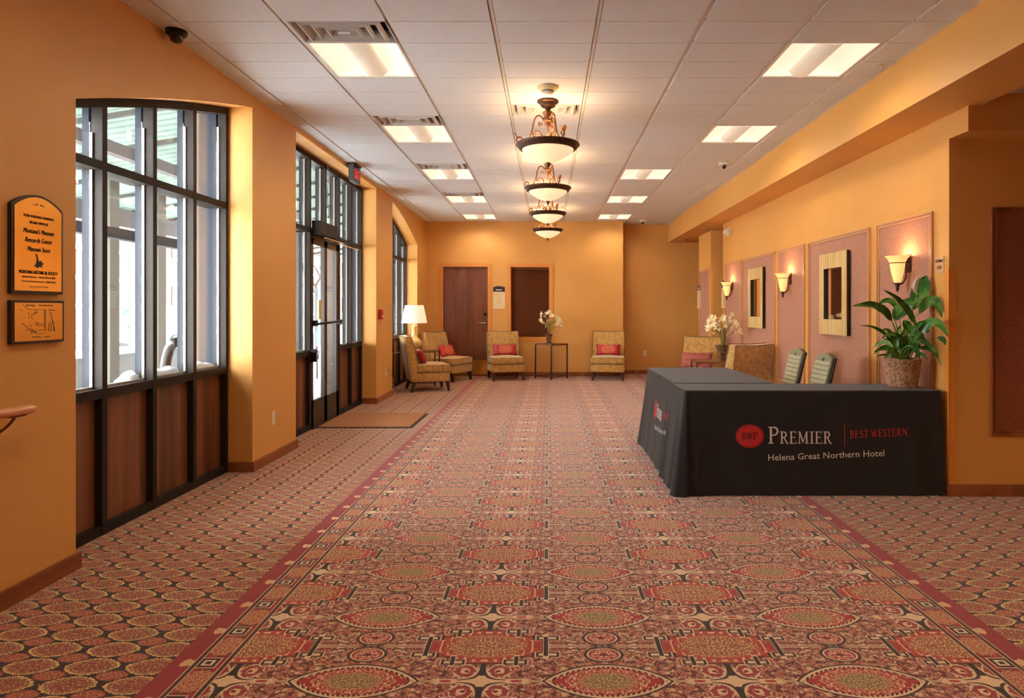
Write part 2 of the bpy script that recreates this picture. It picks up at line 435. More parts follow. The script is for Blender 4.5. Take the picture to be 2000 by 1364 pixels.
def basket_mat():
    m, nt, b = newmat('wicker'); E.nt = nt
    tc = nt.nodes.new('ShaderNodeTexCoord')
    n = Tex('ShaderNodeTexNoise', tc.outputs['Object'], 60, 3)
    c = Mix(n > 0.5, srgb(150, 100, 68), srgb(196, 150, 112))
    nt.links.new(c, b.inputs['Base Color']); b.inputs['Roughness'].default_value = 0.4
    return m
M_wick = basket_mat()

# ------------------------------------------------------------------ geometry helpers
def bx(bm, x0, x1, y0, y1, z0, z1, mi=0):
    vs = [bm.verts.new(p) for p in ((x0, y0, z0), (x1, y0, z0), (x1, y1, z0), (x0, y1, z0), (x0, y0, z1), (x1, y0, z1), (x1, y1, z1), (x0, y1, z1))]
    for f in ((0, 3, 2, 1), (4, 5, 6, 7), (0, 1, 5, 4), (1, 2, 6, 5), (2, 3, 7, 6), (3, 0, 4, 7)):
        q = bm.faces.new([vs[i] for i in f]); q.material_index = mi
    return vs

def rbx(bm, x0, x1, y0, y1, z0, z1, r=0.01, seg=3, mi=0):
    b2 = bmesh.new(); bx(b2, x0, x1, y0, y1, z0, z1)
    bmesh.ops.bevel(b2, geom=list(b2.edges), offset=r, segments=seg, profile=0.5, affect='EDGES')
    merge(bm, b2, mi)

def merge(bm, b2, mi=0, M=None, smooth=False):
    mp = {}
    for v in b2.verts: mp[v] = bm.verts.new(M @ v.co if M else v.co)
    for f in b2.faces:
        try:
            q = bm.faces.new([mp[v] for v in f.verts]); q.material_index = mi; q.smooth = f.smooth or smooth
        except ValueError: pass
    b2.free()

def tube(bm, pts, r, n=8, mi=0, cap=True, smooth=True):
    pts = [Vector(p) for p in pts]
    rs = r if isinstance(r, (list, tuple)) else [r] * len(pts)
    rings = []; up = None
    for i, p in enumerate(pts):
        t = (pts[min(i + 1, len(pts) - 1)] - pts[max(i - 1, 0)])
        if t.length < 1e-9: t = Vector((0, 0, 1))
        t.normalize()
        if up is None:
            up = Vector((0, 0, 1)) if abs(t.z) < 0.9 else Vector((1, 0, 0))
            u = t.cross(up).normalized()
        else:
            u = (u - t * u.dot(t)); u = u.normalized() if u.length > 1e-6 else t.orthogonal().normalized()
        w = t.cross(u)
        rings.append([bm.verts.new(p + (u * math.cos(2 * PI * k / n) + w * math.sin(2 * PI * k / n)) * rs[i]) for k in range(n)])
    for i in range(len(rings) - 1):
        for k in range(n):
            f = bm.faces.new((rings[i][k], rings[i][(k + 1) % n], rings[i + 1][(k + 1) % n], rings[i + 1][k])); f.smooth = smooth; f.material_index = mi
    if cap:
        for R in (rings[0][::-1], rings[-1]):
            f = bm.faces.new(R); f.material_index = mi

def lathe(bm, prof, n=32, cx=0, cy=0, mi=0, smooth=True, rib=None):
    rings = []
    for (r, z) in prof:
        if r < 1e-5: rings.append([bm.verts.new((cx, cy, z))])
        else:
            rings.append([bm.verts.new((cx + r * (1 + (rib(k / n, z) if rib else 0)) * math.cos(2 * PI * k / n), cy + r * (1 + (rib(k / n, z) if rib else 0)) * math.sin(2 * PI * k / n), z)) for k in range(n)])
    for i in range(len(rings) - 1):
        A, B = rings[i], rings[i + 1]
        for k in range(n):
            k2 = (k + 1) % n
            if len(A) == 1 and len(B) == 1: continue
            if len(A) == 1: f = bm.faces.new((A[0], B[k2], B[k]))
            elif len(B) == 1: f = bm.faces.new((A[k], A[k2], B[0]))
            else: f = bm.faces.new((A[k], A[k2], B[k2], B[k]))
            f.smooth = smooth; f.material_index = mi

def prism(bm, poly, axis, a0, a1, mi=0):
    """poly of 2D points extruded along axis; axis 'x': poly=(y,z); 'y': poly=(x,z); 'z': poly=(x,y)"""
    def P(q, a):
        return {'x': (a, q[0], q[1]), 'y': (q[0], a, q[1]), 'z': (q[0], q[1], a)}[axis]
    A = [bm.verts.new(P(q, a0)) for q in poly]; B = [bm.verts.new(P(q, a1)) for q in poly]
    n = len(poly)
    fs = [bm.faces.new(A), bm.faces.new(B[::-1])]
    for i in range(n): fs.append(bm.faces.new((A[i], B[i], B[(i + 1) % n], A[(i + 1) % n])))
    for f in fs: f.material_index = mi

def bez(p0, p1, p2, p3=None, n=10):
    p0, p1, p2 = Vector(p0), Vector(p1), Vector(p2)
    out = []
    for i in range(n + 1):
        t = i / n
        if p3 is None: out.append(p0 * (1 - t) ** 2 + p1 * 2 * t * (1 - t) + p2 * t * t)
        else: out.append(p0 * (1 - t) ** 3 + p1 * 3 * t * (1 - t) ** 2 + p2 * 3 * t * t * (1 - t) + Vector(p3) * t ** 3)
    return out

def obj(name, bm, mats, parent=None, fix=True, world=True):
    if fix: bmesh.ops.recalc_face_normals(bm, faces=list(bm.faces))
    if parent is not None and world:
        L = parent.location.copy(); p = parent.parent
        while p is not None: L = L + p.location; p = p.parent
        bm.transform(Matrix.Translation(-L))
    me = bpy.data.meshes.new(name); bm.to_mesh(me); bm.free()
    for m in (mats if isinstance(mats, (list, tuple)) else [mats]): me.materials.append(m)
    o = bpy.data.objects.new(name, me); C.objects.link(o)
    if parent is not None: o.parent = parent
    return o

def tag(o, label, cat, group=None):
    o['label'] = label; o['category'] = cat
    if group: o['group'] = group
    return o
def thing(name, label, cat, loc=(0, 0, 0), rotz=0, group=None):
    o = bpy.data.objects.new(name, None); C.objects.link(o); o.empty_display_size = 0.05
    o.location = loc; o.rotation_euler = (0, 0, rotz)
    return tag(o, label, cat, group)
def struct(name, bm, m, parent=None):
    o = obj(name, bm, m, parent)
    if parent is None: o['kind'] = 'structure'
    return o
def sroot(name, loc):
    o = bpy.data.objects.new(name, None); C.objects.link(o); o.location = loc; o['kind'] = 'structure'; return o
def dup(root, loc, rotz=0, label=None):
    def cp(o, par):
        c = o.copy(); C.objects.link(c); c.parent = par
        for ch in [q for q in bpy.data.objects if q.parent == o]: cp(ch, c)
        return c
    r = cp(root, None); r.location = loc; r.rotation_euler = (0, 0, rotz)
    if label: r['label'] = label
    return r

def text_bm(body, size, ext=0.0008, shear=0.0, align='CENTER', spacing=1.0):
    cu = bpy.data.curves.new('t', 'FONT'); cu.body = body; cu.size = size; cu.extrude = ext; cu.shear = shear
    cu.align_x = align; cu.space_character = spacing; cu.resolution_u = 2
    o = bpy.data.objects.new('t', cu); C.objects.link(o)
    dg = bpy.context.evaluated_depsgraph_get(); dg.update()
    me = bpy.data.meshes.new_from_object(o.evaluated_get(dg))
    bm = bmesh.new(); bm.from_mesh(me)
    bpy.data.objects.remove(o); bpy.data.curves.remove(cu); bpy.data.meshes.remove(me)
    return bm
# ------------------------------------------------------------------ room shell
XL, XR, YB = -2.385, 2.82, 12.43
XFR = -2.58          # room face of the window frames
YREC = 12.85
def z1(Y):            # top of opening 1 (rises away from the camera)
    t = Y - 3.192; return 2.376 + .36 * t - .0335 * t * t
def z3(Y):            # top of opening 3 (falls away from the camera)
    t = 11.54 - Y; return 2.50 + .37 * t - .063 * t * t
O1 = (3.192, 5.10); O2 = (5.98, 8.78); O3 = (9.69, 11.54)

bm = bmesh.new()
bx(bm, -2.8, 6.2, -3.2, 13.05, -0.1, 0)
struct('floor', bm, M_carpet)

bm = bmesh.new()
for y0, y1 in ((-3.2, O1[0]), (O1[1], O2[0]), (O2[1], O3[0]), (O3[1], 13.05)):
    bx(bm, -2.80, XL, y0, y1, 0, 3.1)
for O, zf in ((O1, z1), (O3, z3)):
    n = 16
    ys = [O[0] + (O[1] - O[0]) * i / n for i in range(n + 1)]
    prism(bm, [(y, zf(y)) for y in ys] + [(O[1], 3.1), (O[0], 3.1)], 'x', -2.80, XL)
bx(bm, -2.80, XL, O2[0], O2[1], 3.0, 3.1)
struct('wall_left', bm, M_wall)

bm = bmesh.new()   # back wall with door and window holes
D = (-2.075, -1.17, 2.165); W = (-0.735, 0.035, 0.76, 2.155)
for x0, x1, z0, z1_ in ((XL - .3, D[0], 0, 3.1), (D[0], D[1], D[2], 3.1), (D[1], W[0], 0, 3.1), (W[0], W[1], 0, W[2]), (W[0], W[1], W[3], 3.1), (W[1], 1.481, 0, 3.1)):
    bx(bm, x0, x1, YB, YB + 0.42, z0, z1_)
bx(bm, D[0], D[1], YB + .12, YB + .42, 0, D[2]); bx(bm, W[0], W[1], YB + .16, YB + .42, W[2], W[3])
struct('wall_back', bm, M_wall)
bm = bmesh.new(); bx(bm, 1.481, 4.3, YREC, YREC + .2, 0, 3.1); struct('wall_alcove', bm, M_wall)

bm = bmesh.new()
bx(bm, XR, XR + .16, 4.60, 10.17, 0, 2.68)
bx(bm, XR, XR + .6, 10.94, 11.80, 0, 2.68)
bx(bm, XR + .16, XR + 1.3, 9.9, 10.17, 0, 2.68)
bx(bm, 4.1, 4.3, 10.17, YREC, 0, 2.68)
struct('wall_right', bm, M_wall)
bm = bmesh.new()
bx(bm, XR, 6.2, 4.44, 4.60, 0, 2.76); bx(bm, XR, 6.2, 4.237, 4.44, 2.51, 2.76)
struct('wall_front_right', bm, M_wall)
bm = bmesh.new(); bx(bm, -2.8, 6.2, -3.35, -3.2, 0, 3.1); struct('wall_rear', bm, M_wall)
bm = bmesh.new(); bx(bm, 6.2, 6.35, -3.35, 4.6, 0, 3.1); struct('wall_side', bm, M_wall)
bm = bmesh.new()
bx(bm, 2.44, 2.91, -3.2, YREC, 2.68, 3.1)
bx(bm, 2.91, 4.3, 4.6, YREC, 2.68, 3.1)
struct('trim_9', bm, M_wall)      # dropped beam
bpy.data.objects['trim_9'].name = 'ceiling_beam'
bm = bmesh.new(); bx(bm, 2.91, 6.2, -3.2, 4.6, 2.76, 3.1); struct('ceiling_side', bm, M_tile)

# ceiling: tiles hung in a grid
GX = [0.302 + .631 * k for k in range(-5, 5)]
GX = [g for g in GX if g > XL + .05 and g < 2.44]
cols = [XL] + GX + [2.44]
D0, DR = 3.80, 0.3085
fix = []   # (col left x, row start, rows)
LX, RX, RX2 = -1.591, 1.564, 0.933
holes = set()
def ci(x): return min(range(len(cols)), key=lambda i: abs(cols[i] - x))
TROF = [(LX, 1), (LX, 7), (LX, 13), (LX, 19), (LX, 25), (RX, 1), (RX, 7), (RX2, 13), (RX2, 19), (RX2, 25), (LX, -5), (RX, -5), (LX, -11), (RX, -11)]
VENT = [(LX, 0), (LX, 6), (LX, 12), (LX, 18), (-.329, 5), (-.329, 22)]
for x, r in TROF: holes |= {(ci(x), r), (ci(x), r + 1)}
for x, r in VENT: holes.add((ci(x), r))
bm = bmesh.new()
bx(bm, -2.5, 2.5, -3.2, YREC, 3.125, 3.16, 1)
for i in range(len(cols) - 1):
    x0 = cols[i] + (.0155 if i else 0); x1 = cols[i + 1] - (.0155 if i < len(cols) - 2 else 0)
    for r in range(-23, 30):
        if (i, r) in holes: continue
        y0, y1 = D0 + DR * r + .0028, D0 + DR * (r + 1) - .0028
        if y0 > YREC: continue
        y1 = min(y1, YREC)
        bx(bm, x0, x1, y0, y1, CEIL - .006, CEIL + .012, 0)
for g in GX:                      # main runners, recessed between the tegular edges
    bx(bm, g - .0105, g + .0105, -3.2, YREC, CEIL + .002, CEIL + .03, 2)
for r in range(-23, 30):
    y = D0 + DR * r
    for i in range(len(cols) - 1):
        if (i, r) in holes and (i, r - 1) in holes: continue
        bx(bm, cols[i] + .0005, cols[i + 1] - .0005, y - .005, y + .005, CEIL + .003, CEIL + .025, 3)
bx(bm, XL, XL + .014, -3.2, YB, CEIL - .008, CEIL + .0, 2); bx(bm, 2.426, 2.44, -3.2, YREC, CEIL - .008, CEIL, 2)
M_joint = mat('tile_joint', srgb(58, 52, 48), .8)
struct('ceiling', bm, [M_tile, M_plenum, M_tbar, M_joint])

# baseboards
def baseb(name, segs):
    bm = bmesh.new()
    for x0, x1, y0, y1 in segs:
        bx(bm, x0, x1, y0, y1, 0, .083)
    bmesh.ops.bevel(bm, geom=[e for e in bm.edges if all(v.co.z > .08 for v in e.verts)], offset=.004, segments=2, affect='EDGES')
    return struct(name, bm, M_base)
T = .018
baseb('baseboard_left', [(XL, XL + T, -3.2, O1[0] + T), (XL, XL + T, O1[1] - T, O2[0] + T), (XFR + .005, XL, O1[1] - T, O1[1]),
                         (XL, XL + T, O2[1] - T, O3[0] + T), (XFR + .005, XL, O2[1] - T, O2[1]), (XL, XL + T, O3[1] - T, YB), (XFR + .005, XL, O3[1] - T, O3[1])])
baseb('baseboard_back', [(XL + T, -2.14, YB - T, YB), (-1.10, 1.481 + T, YB - T, YB), (1.481, 1.481 + T, YB, YREC), (1.481, 4.1, YREC - T, YREC)])
baseb('baseboard_right', [(XR - T, XR, 4.44 - T, 10.17), (XR - T, XR, 10.94, 11.80), (XR, 6.2, 4.44 - T, 4.44)])

# ------------------------------------------------------------------ storefront windows
MW = .042
def window(name, O, muls, topf, z_sill=.85, z_mid=2.145, door=None):
    root = sroot(name, (XFR, O[0], 0))
    fr = bmesh.new()
    y0, y1 = O
    def mull(yc, z0, z1, w=MW):
        bx(fr, XFR - .065, XFR, yc - w / 2, yc + w / 2, z0, z1)
    def ztop(y): return topf(min(max(y, y0), y1))
    for yc in muls: mull(yc, 2.15 if door and door[0] + .1 < yc < door[1] - .1 else 0, ztop(yc) - .02)
    spans = []
    edges = sorted(muls)
    for a, b in zip(edges[:-1], edges[1:]): spans.append((a, b))
    # head following the curve
    n = 16; ys = [y0 + (y1 - y0) * i / n for i in range(n + 1)]
    prism(fr, [(y, ztop(y) - .055) for y in ys] + [(y, ztop(y) + .004) for y in ys[::-1]], 'x', XFR - .17, XFR - .001)
    for a, b in spans:
        isdoor = door and door[0] - .01 < (a + b) / 2 < door[1] + .01
        ya, yb = a + MW / 2 - .001, b - MW / 2 + .001
        if not isdoor:
            bx(fr, XFR - .15, XFR - .002, ya, yb, 0, .055); bx(fr, XFR - .17, XFR - .002, ya, yb, z_sill - .055, z_sill)
        bx(fr, XFR - .15, XFR - .002, ya, yb, z_mid - .025, z_mid + .025)
    obj('window_frame', fr, M_frame, root)
    of = bmesh.new()
    for yc in muls: bx(of, XFR - .118, XFR - .079, yc - MW / 2, yc + MW / 2, 2.15 if door and door[0] + .1 < yc < door[1] - .1 else 0, ztop(yc) - .02)
    bx(of, XFR - .22, XFR - .079, y1 - .03, y1 - .0005, 0, ztop(y1) - .01)
    obj('outer_mullions', of, M_outf, root)
    st = bmesh.new()
    for a, b in spans:
        isdoor = door and door[0] - .01 < (a + b) / 2 < door[1] + .01
        ya, yb = a + MW / 2, b - MW / 2
        levels = [] if isdoor else [(z_sill, z_mid - .025)]
        levels.append((z_mid + .025, None))
        for zz0, zz1 in levels:
            # dark wooden spandrel, glass and glazing beads
            g = bmesh.new()
            if zz1 is None:
                za, zb = ztop(ya) - .055, ztop(yb) - .055
                prism(g, [(ya, zz0), (yb, zz0), (yb, zb), (ya, za)], 'x', XFR - .078, XFR - .070)
                zt = min(za, zb)
            else:
                bx(g, XFR - .078, XFR - .070, ya, yb, zz0, zz1); zt = zz1
            obj('window_pane', g, M_glass, root)
            for yy in (ya, yb - .010):
                bx(st, XFR - .069, XFR - .052, yy, yy + .010, zz0, zt)
            bx(st, XFR - .069, XFR - .052, ya, yb, zz0, zz0 + .012)
        if not isdoor:
            p = bmesh.new(); bx(p, XFR - .075, XFR - .045, ya, yb, .055, z_sill - .055); obj('wood_panel', p, M_panelw, root)
    obj('glazing_strip', st, M_stop, root)
    return root
window('window_1', (3.192, 5.10), [3.21, 3.68, 4.15, 4.62, 5.085], z1)
w2 = window('window_2', (5.98, 8.78), [6.0, 6.39, 6.87, 7.35, 7.83, 8.31, 8.76], lambda y: 3.0, z_sill=.86, z_mid=2.175, door=(6.87, 7.83))
window('window_3', (9.69, 11.54), [9.71, 10.10, 10.57, 11.045, 11.52], z3, z_sill=.87, z_mid=2.20)

# glass entrance door (leaf between the two door posts) -- no mullion below the transom here
d = sroot('door_1', (XFR, 6.89, 0))
bm = bmesh.new()
ya, yb = 6.893, 7.807
for y0, y1 in ((ya, ya + .075), (7.31, 7.40), (yb - .085, yb)): bx(bm, XFR - .05, XFR - .005, y0, y1, .01, 2.10)
bx(bm, XFR - .05, XFR - .005, ya, yb, .01, .31); bx(bm, XFR - .05, XFR - .005, ya, yb, 2.03, 2.10)
bx(bm, XFR - .12, XFR - .002, ya - .02, yb + .02, 2.10, 2.152)
obj('door_leaf', bm, M_framed, d)
for y0, y1 in ((ya + .075, 7.31), (7.40, yb - .085)):
    bm = bmesh.new(); bx(bm, XFR - .034, XFR - .026, y0, y1, .31, 2.03); obj('door_glass', bm, M_glass, d)
bm = bmesh.new(); tube(bm, [(XFR + .045, ya + .02, 1.15), (XFR + .055, 7.35, 1.16), (XFR + .045, yb - .03, 1.17)], .013)
for y in (ya + .05, yb - .06): bx(bm, XFR - .01, XFR + .05, y - .02, y + .02, 1.13, 1.19)
obj('push_bar', bm, M_frame, d)
bm = bmesh.new(); bx(bm, XFR, XFR + .06, ya - .035, ya + .005, .74, .88); tube(bm, [(XFR + .05, ya, .86), (XFR + .06, ya + .06, .85), (XFR + .05, ya + .06, .77), (XFR + .04, ya, .76)], .006)
obj('pull_bracket', bm, M_blkm, d)
bm = bmesh.new(); bx(bm, XFR - .024, XFR - .02, 7.18, 7.25, 1.20, 1.42); obj('door_sticker', bm, M_yellow, d)
bm = bmesh.new()
bx(bm, XFR - .17, XFR - .002, 6.85, 6.895, 0, 2.15); bx(bm, XFR - .17, XFR - .002, 7.805, 7.855, 0, 2.15)
bx(bm, XFR - .15, XFR + .03, 6.9, 7.8, 0, .012)
obj('door_jamb', bm, M_framed, d)

t = thing('door_operator', 'long bronze automatic opener box above the glass entrance door', 'door opener', (XFR, 6.9, 2.13))
bm = bmesh.new(); rbx(bm, XFR + .001, XFR + .10, 6.90, 7.45, 2.135, 2.285, .004, 2); obj('housing', bm, M_frame, t)
bm = bmesh.new()
bx(bm, XFR + .07, XFR + .10, 7.05, 7.60, 2.105, 2.117); bx(bm, XFR + .02, XFR + .05, 7.55, 8.45, 2.10, 2.112)
tube(bm, [(XFR + .085, 7.58, 2.11), (XFR + .035, 7.6, 2.108)], .012); tube(bm, [(XFR + .07, 7.1, 2.135), (XFR + .07, 7.1, 2.10)], .012)
obj('arm', bm, M_chrome, t)

bm = bmesh.new()
tube(bm, [(XFR + .012, 7.37, 3.0), (XFR + .02, 7.385, 2.85), (XFR + .012, 7.36, 2.7), (XFR + .014, 7.37, 2.55), (XFR + .02, 7.40, 2.42), (XFR + .03, 7.44, 2.287)], .006)
tag(obj('loose_wire', bm, mat('white_wire', srgb(205, 200, 190), .5)), 'thin pale wire dangling down the glass above the door opener', 'wire')

t = thing('exit_sign', 'small dark exit sign with red letters hanging beside the entrance', 'exit sign', (-2.31, 7.45, CEIL - .006))
bm = bmesh.new(); bx(bm, -2.36, -2.26, 7.42, 7.66, CEIL - .03, CEIL - .007); obj('ceiling_mount', bm, M_black, t)
bm = bmesh.new(); bx(bm, -2.345, -2.285, 7.43, 7.70, 2.83, 3.02); obj('housing', bm, mat('grey_sign_box', srgb(62, 56, 54), .5), t)
M_exit = mat('red_exit_letters', srgb(210, 30, 25), .4, emit=srgb(235, 40, 30), estr=.55)
bm = bmesh.new(); b2 = text_bm('EXIT', .155, .001)
merge(bm, b2, 0, Matrix.Translation((-2.2835, 7.565, 2.872)) @ Matrix(((0, 0, 1, 0), (1, 0, 0, 0), (0, 1, 0, 0), (0, 0, 0, 1))) @ Matrix.Diagonal((.66, 1, 1, 1)))
obj('lettering', bm, M_exit, t, fix=False)

# entrance mat
t = thing('entrance_mat', 'tan coir floor mat in front of the glass entrance door', 'mat', (-2.05, 7.45, 0))
bm = bmesh.new(); prism(bm, [(-2.56, 6.97), (-1.50, 6.97), (-1.50, 7.93), (-2.56, 7.93)], 'z', .001, .006); obj('rubber_edge', bm, M_matedge, t)
bm = bmesh.new(); rbx(bm, -2.56, -1.53, 7.0, 7.93, .0062, .012, .002, 1); obj('coir_pile', bm, M_mat, t)

# ------------------------------------------------------------------ back wall door and blind window
d = sroot('door_2', (-1.62, YB, 0))
bm = bmesh.new(); bx(bm, -2.065, -1.178, YB + .045, YB + .09, .01, 2.156); obj('door_leaf', bm, M_oak, d)
bm = bmesh.new()
for x0, x1, zz0, zz1 in ((-2.13, -2.062, 0, 2.22), (-1.181, -1.113, 0, 2.22), (-2.062, -1.181, 2.152, 2.22)):
    bx(bm, x0, x1, YB - .014, YB + .115, zz0, zz1)
obj('door_casing', bm, M_doortrim, d)
bm = bmesh.new(); bx(bm, -2.05, -1.19, YB + .040, YB + .0448, .03, .31); obj('kick_plate', bm, M_kick, d)
bm = bmesh.new(); lathe(bm, [(0, 0), (.033, 0), (.033, .008), (.014, .012), (.012, .05), (0, .052)], 20)
tube(bm, [(0, 0, .045), (-.03, 0, .05), (-.11, .004, .05)], [.011, .010, .008])
bm.transform(Matrix.Translation((-1.235, YB + .045, 1.045)) @ Matrix.Rotation(PI / 2, 4, 'X') @ Matrix.Scale(1.3, 4))
obj('lever_handle', bm, M_chrome, d)
bm = bmesh.new(); lathe(bm, [(0, 0), (.03, 0), (.028, .012), (0, .014)], 20); bx(bm, -.004, .004, -.018, .018, .012, .03)
bm.transform(Matrix.Translation((-1.235, YB + .045, 1.22)) @ Matrix.Rotation(PI / 2, 4, 'X'))
obj('deadbolt', bm, M_blkm, d)

w = sroot('window_4', (-.35, YB, .76))
bm = bmesh.new()
x0, x1, zz0, zz1 = -.735, .035, .76, 2.155
for a in ((x0 - .065, x0 + .004, zz0 - .065, zz1 + .065), (x1 - .004, x1 + .065, zz0 - .065, zz1 + .065), (x0, x1, zz1 - .004, zz1 + .065), (x0, x1, zz0 - .065, zz0 + .004)):
    bx(bm, a[0], a[1], YB - .014, YB + .02, a[2], a[3])
for a in ((x0, x0 + .012, zz0, zz1), (x1 - .012, x1, zz0, zz1), (x0, x1, zz1 - .012, zz1), (x0, x1, zz0, zz0 + .012)):
    bx(bm, a[0], a[1], YB, YB + .15, a[2], a[3])
obj('window_casing', bm, M_doortrim, w)
bm = bmesh.new()
bx(bm, x0 + .014, x1 - .014, YB + .06, YB + .10, zz1 - .05, zz1 - .013)
k = 0; z = zz0 + .03
while z < zz1 - .06:
    prism(bm, [(YB + .062, z), (YB + .066, z - .003), (YB + .098, z + .020), (YB + .094, z + .023)], 'x', x0 + .016, x1 - .016); z += .0235
for xx in (-.62, -.08): bx(bm, xx - .003, xx + .003, YB + .058, YB + .061, zz0 + .02, zz1 - .03)
obj('venetian_blind', bm, M_blind, w)
bm = bmesh.new(); bx(bm, x0 + .013, x1 - .013, YB + .12, YB + .15, zz0 + .013, zz1 - .013); obj('window_backing', bm, M_darkw, w)

# alcove door knob and door 3
d = sroot('door_3', (3.3, 10.94, 0))
bm = bmesh.new(); bx(bm, 2.84, 3.42, 10.915, 10.939, .01, 2.15); obj('door_leaf', bm, M_wall, d)
bm = bmesh.new(); lathe(bm, [(0, 0), (.03, 0), (.03, .006), (.01, .01), (.01, .03), (.026, .04), (.026, .055), (0, .062)], 20)
bm.transform(Matrix.Translation((2.87, 10.914, 1.02)) @ Matrix.Rotation(PI / 2, 4, 'X')); obj('door_knob', bm, M_chrome, d)

# ------------------------------------------------------------------ wall panels (framed burlap)
def moulded_frame(bm, pts_fn, u0, u1, v0, v1, w=.036, d=.018):
    # two stepped rails all round ; pts_fn(bm,u0,u1,v0,v1,d0,d1)
    for (a, b, dd) in ((0, .011, d), (.011, .024, d * .45), (.024, w, d * .8)):
        pts_fn(bm, u0 + a, u0 + b, v0 + a, v1 - a, dd); pts_fn(bm, u1 - b, u1 - a, v0 + a, v1 - a, dd)
        pts_fn(bm, u0 + b, u1 - b, v0 + a, v0 + b, dd); pts_fn(bm, u0 + b, u1 - b, v1 - b, v1 - a, dd)
PAN = [(4.615, 5.395), (5.515, 6.81), (6.92, 7.72), (7.825, 9.13), (9.19, 10.05), (11.05, 11.70)]
PL = ['nearest framed pink burlap panel with a sconce, beside the occupancy plate', 'wide pink burlap panel behind the nearer gold mirror', 'narrow pink burlap panel with a sconce between the two mirrors',
      'wide pink burlap panel behind the farther gold mirror', 'framed burlap panel with the farthest sconce on it', 'small framed burlap panel on the far pier past the alcove door']
for (y0, y1), lb in zip(PAN, PL):
    t = thing('wall_panel', lb, 'wall panel', (XR, (y0 + y1) / 2, .43), group='framed burlap panels on the right wall')
    bm = bmesh.new(); bx(bm, XR - .006, XR - .0005, y0 + .03, y1 - .03, .46, 2.0); obj('fabric', bm, M_burlap, t)
    bm = bmesh.new()
    moulded_frame(bm, lambda b, u0, u1, v0, v1, d: bx(b, XR - d, XR - .0005, u0, u1, v0, v1), y0, y1, .43, 2.03)
    obj('moulding', bm, M_mould, t)
t = thing('wall_panel', 'framed burlap panel, tinted dark red-brown as if unlit, on the shaded orange wall at right edge', 'wall panel', (3.6, 4.44, .43))
bm = bmesh.new(); bx(bm, 3.14, 4.3, 4.434, 4.4395, .46, 2.0); obj('fabric', bm, weave_mat('shaded_burlap', srgb(150, 84, 56), srgb(124, 62, 38)), t)  # same burlap, with the shade of this wall put into its colour
bm = bmesh.new()
moulded_frame(bm, lambda b, u0, u1, v0, v1, d: bx(b, u0, u1, 4.44 - d, 4.4395, v0, v1), 3.109, 4.33, .427, 2.028)
obj('moulding', bm, wood('panel_frame_wood', srgb(160, 92, 56), srgb(120, 62, 34)), t)

# corner guard
bm = bmesh.new(); bx(bm, 2.816, 2.866, 4.4365, 4.4395, .10, 1.605); bx(bm, 2.8165, 2.8195, 4.4365, 4.49, .10, 1.605)
tag(obj('corner_guard', bm, mat('orange_corner_guard', srgb(222, 140, 56), .35)), 'tall orange corner guard strip on the right wall edge', 'corner guard')

# mirrors
def mirror(yc, label):
    t = thing('wall_mirror', label, 'mirror', (XR, yc, 1.465), group='gold framed mirrors on the right wall')
    w, h = .295, .40; iw, ih = .195, .25
    bm = bmesh.new()
    for a in ((yc - w, yc - iw, 1.465 - h, 1.465 + h), (yc + iw, yc + w, 1.465 - h, 1.465 + h), (yc - iw, yc + iw, 1.465 - h, 1.465 - ih), (yc - iw, yc + iw, 1.465 + ih, 1.465 + h)):
        bx(bm, 2.770, 2.774, *a)
    obj('gilded_face', bm, M_mirrorfr, t)
    bm = bmesh.new()
    for a in ((yc - w, yc - iw, 1.465 - h, 1.465 + h), (yc + iw, yc + w, 1.465 - h, 1.465 + h), (yc - iw, yc + iw, 1.465 - h, 1.465 - ih), (yc - iw, yc + iw, 1.465 + ih, 1.465 + h)):
        bx(bm, 2.774, 2.8015, *a)
    obj('frame_body', bm, M_mirrorside, t)
    bm = bmesh.new(); bx(bm, 2.797, 2.800, yc - iw, yc + iw, 1.465 - ih, 1.465 + ih); obj('mirror_glass', bm, M_mirror, t)
mirror(6.155, 'larger looking rectangular mirror in wide gold frame, nearer the camera')
mirror(8.455, 'rectangular mirror in wide gold frame, farther down the right wall')

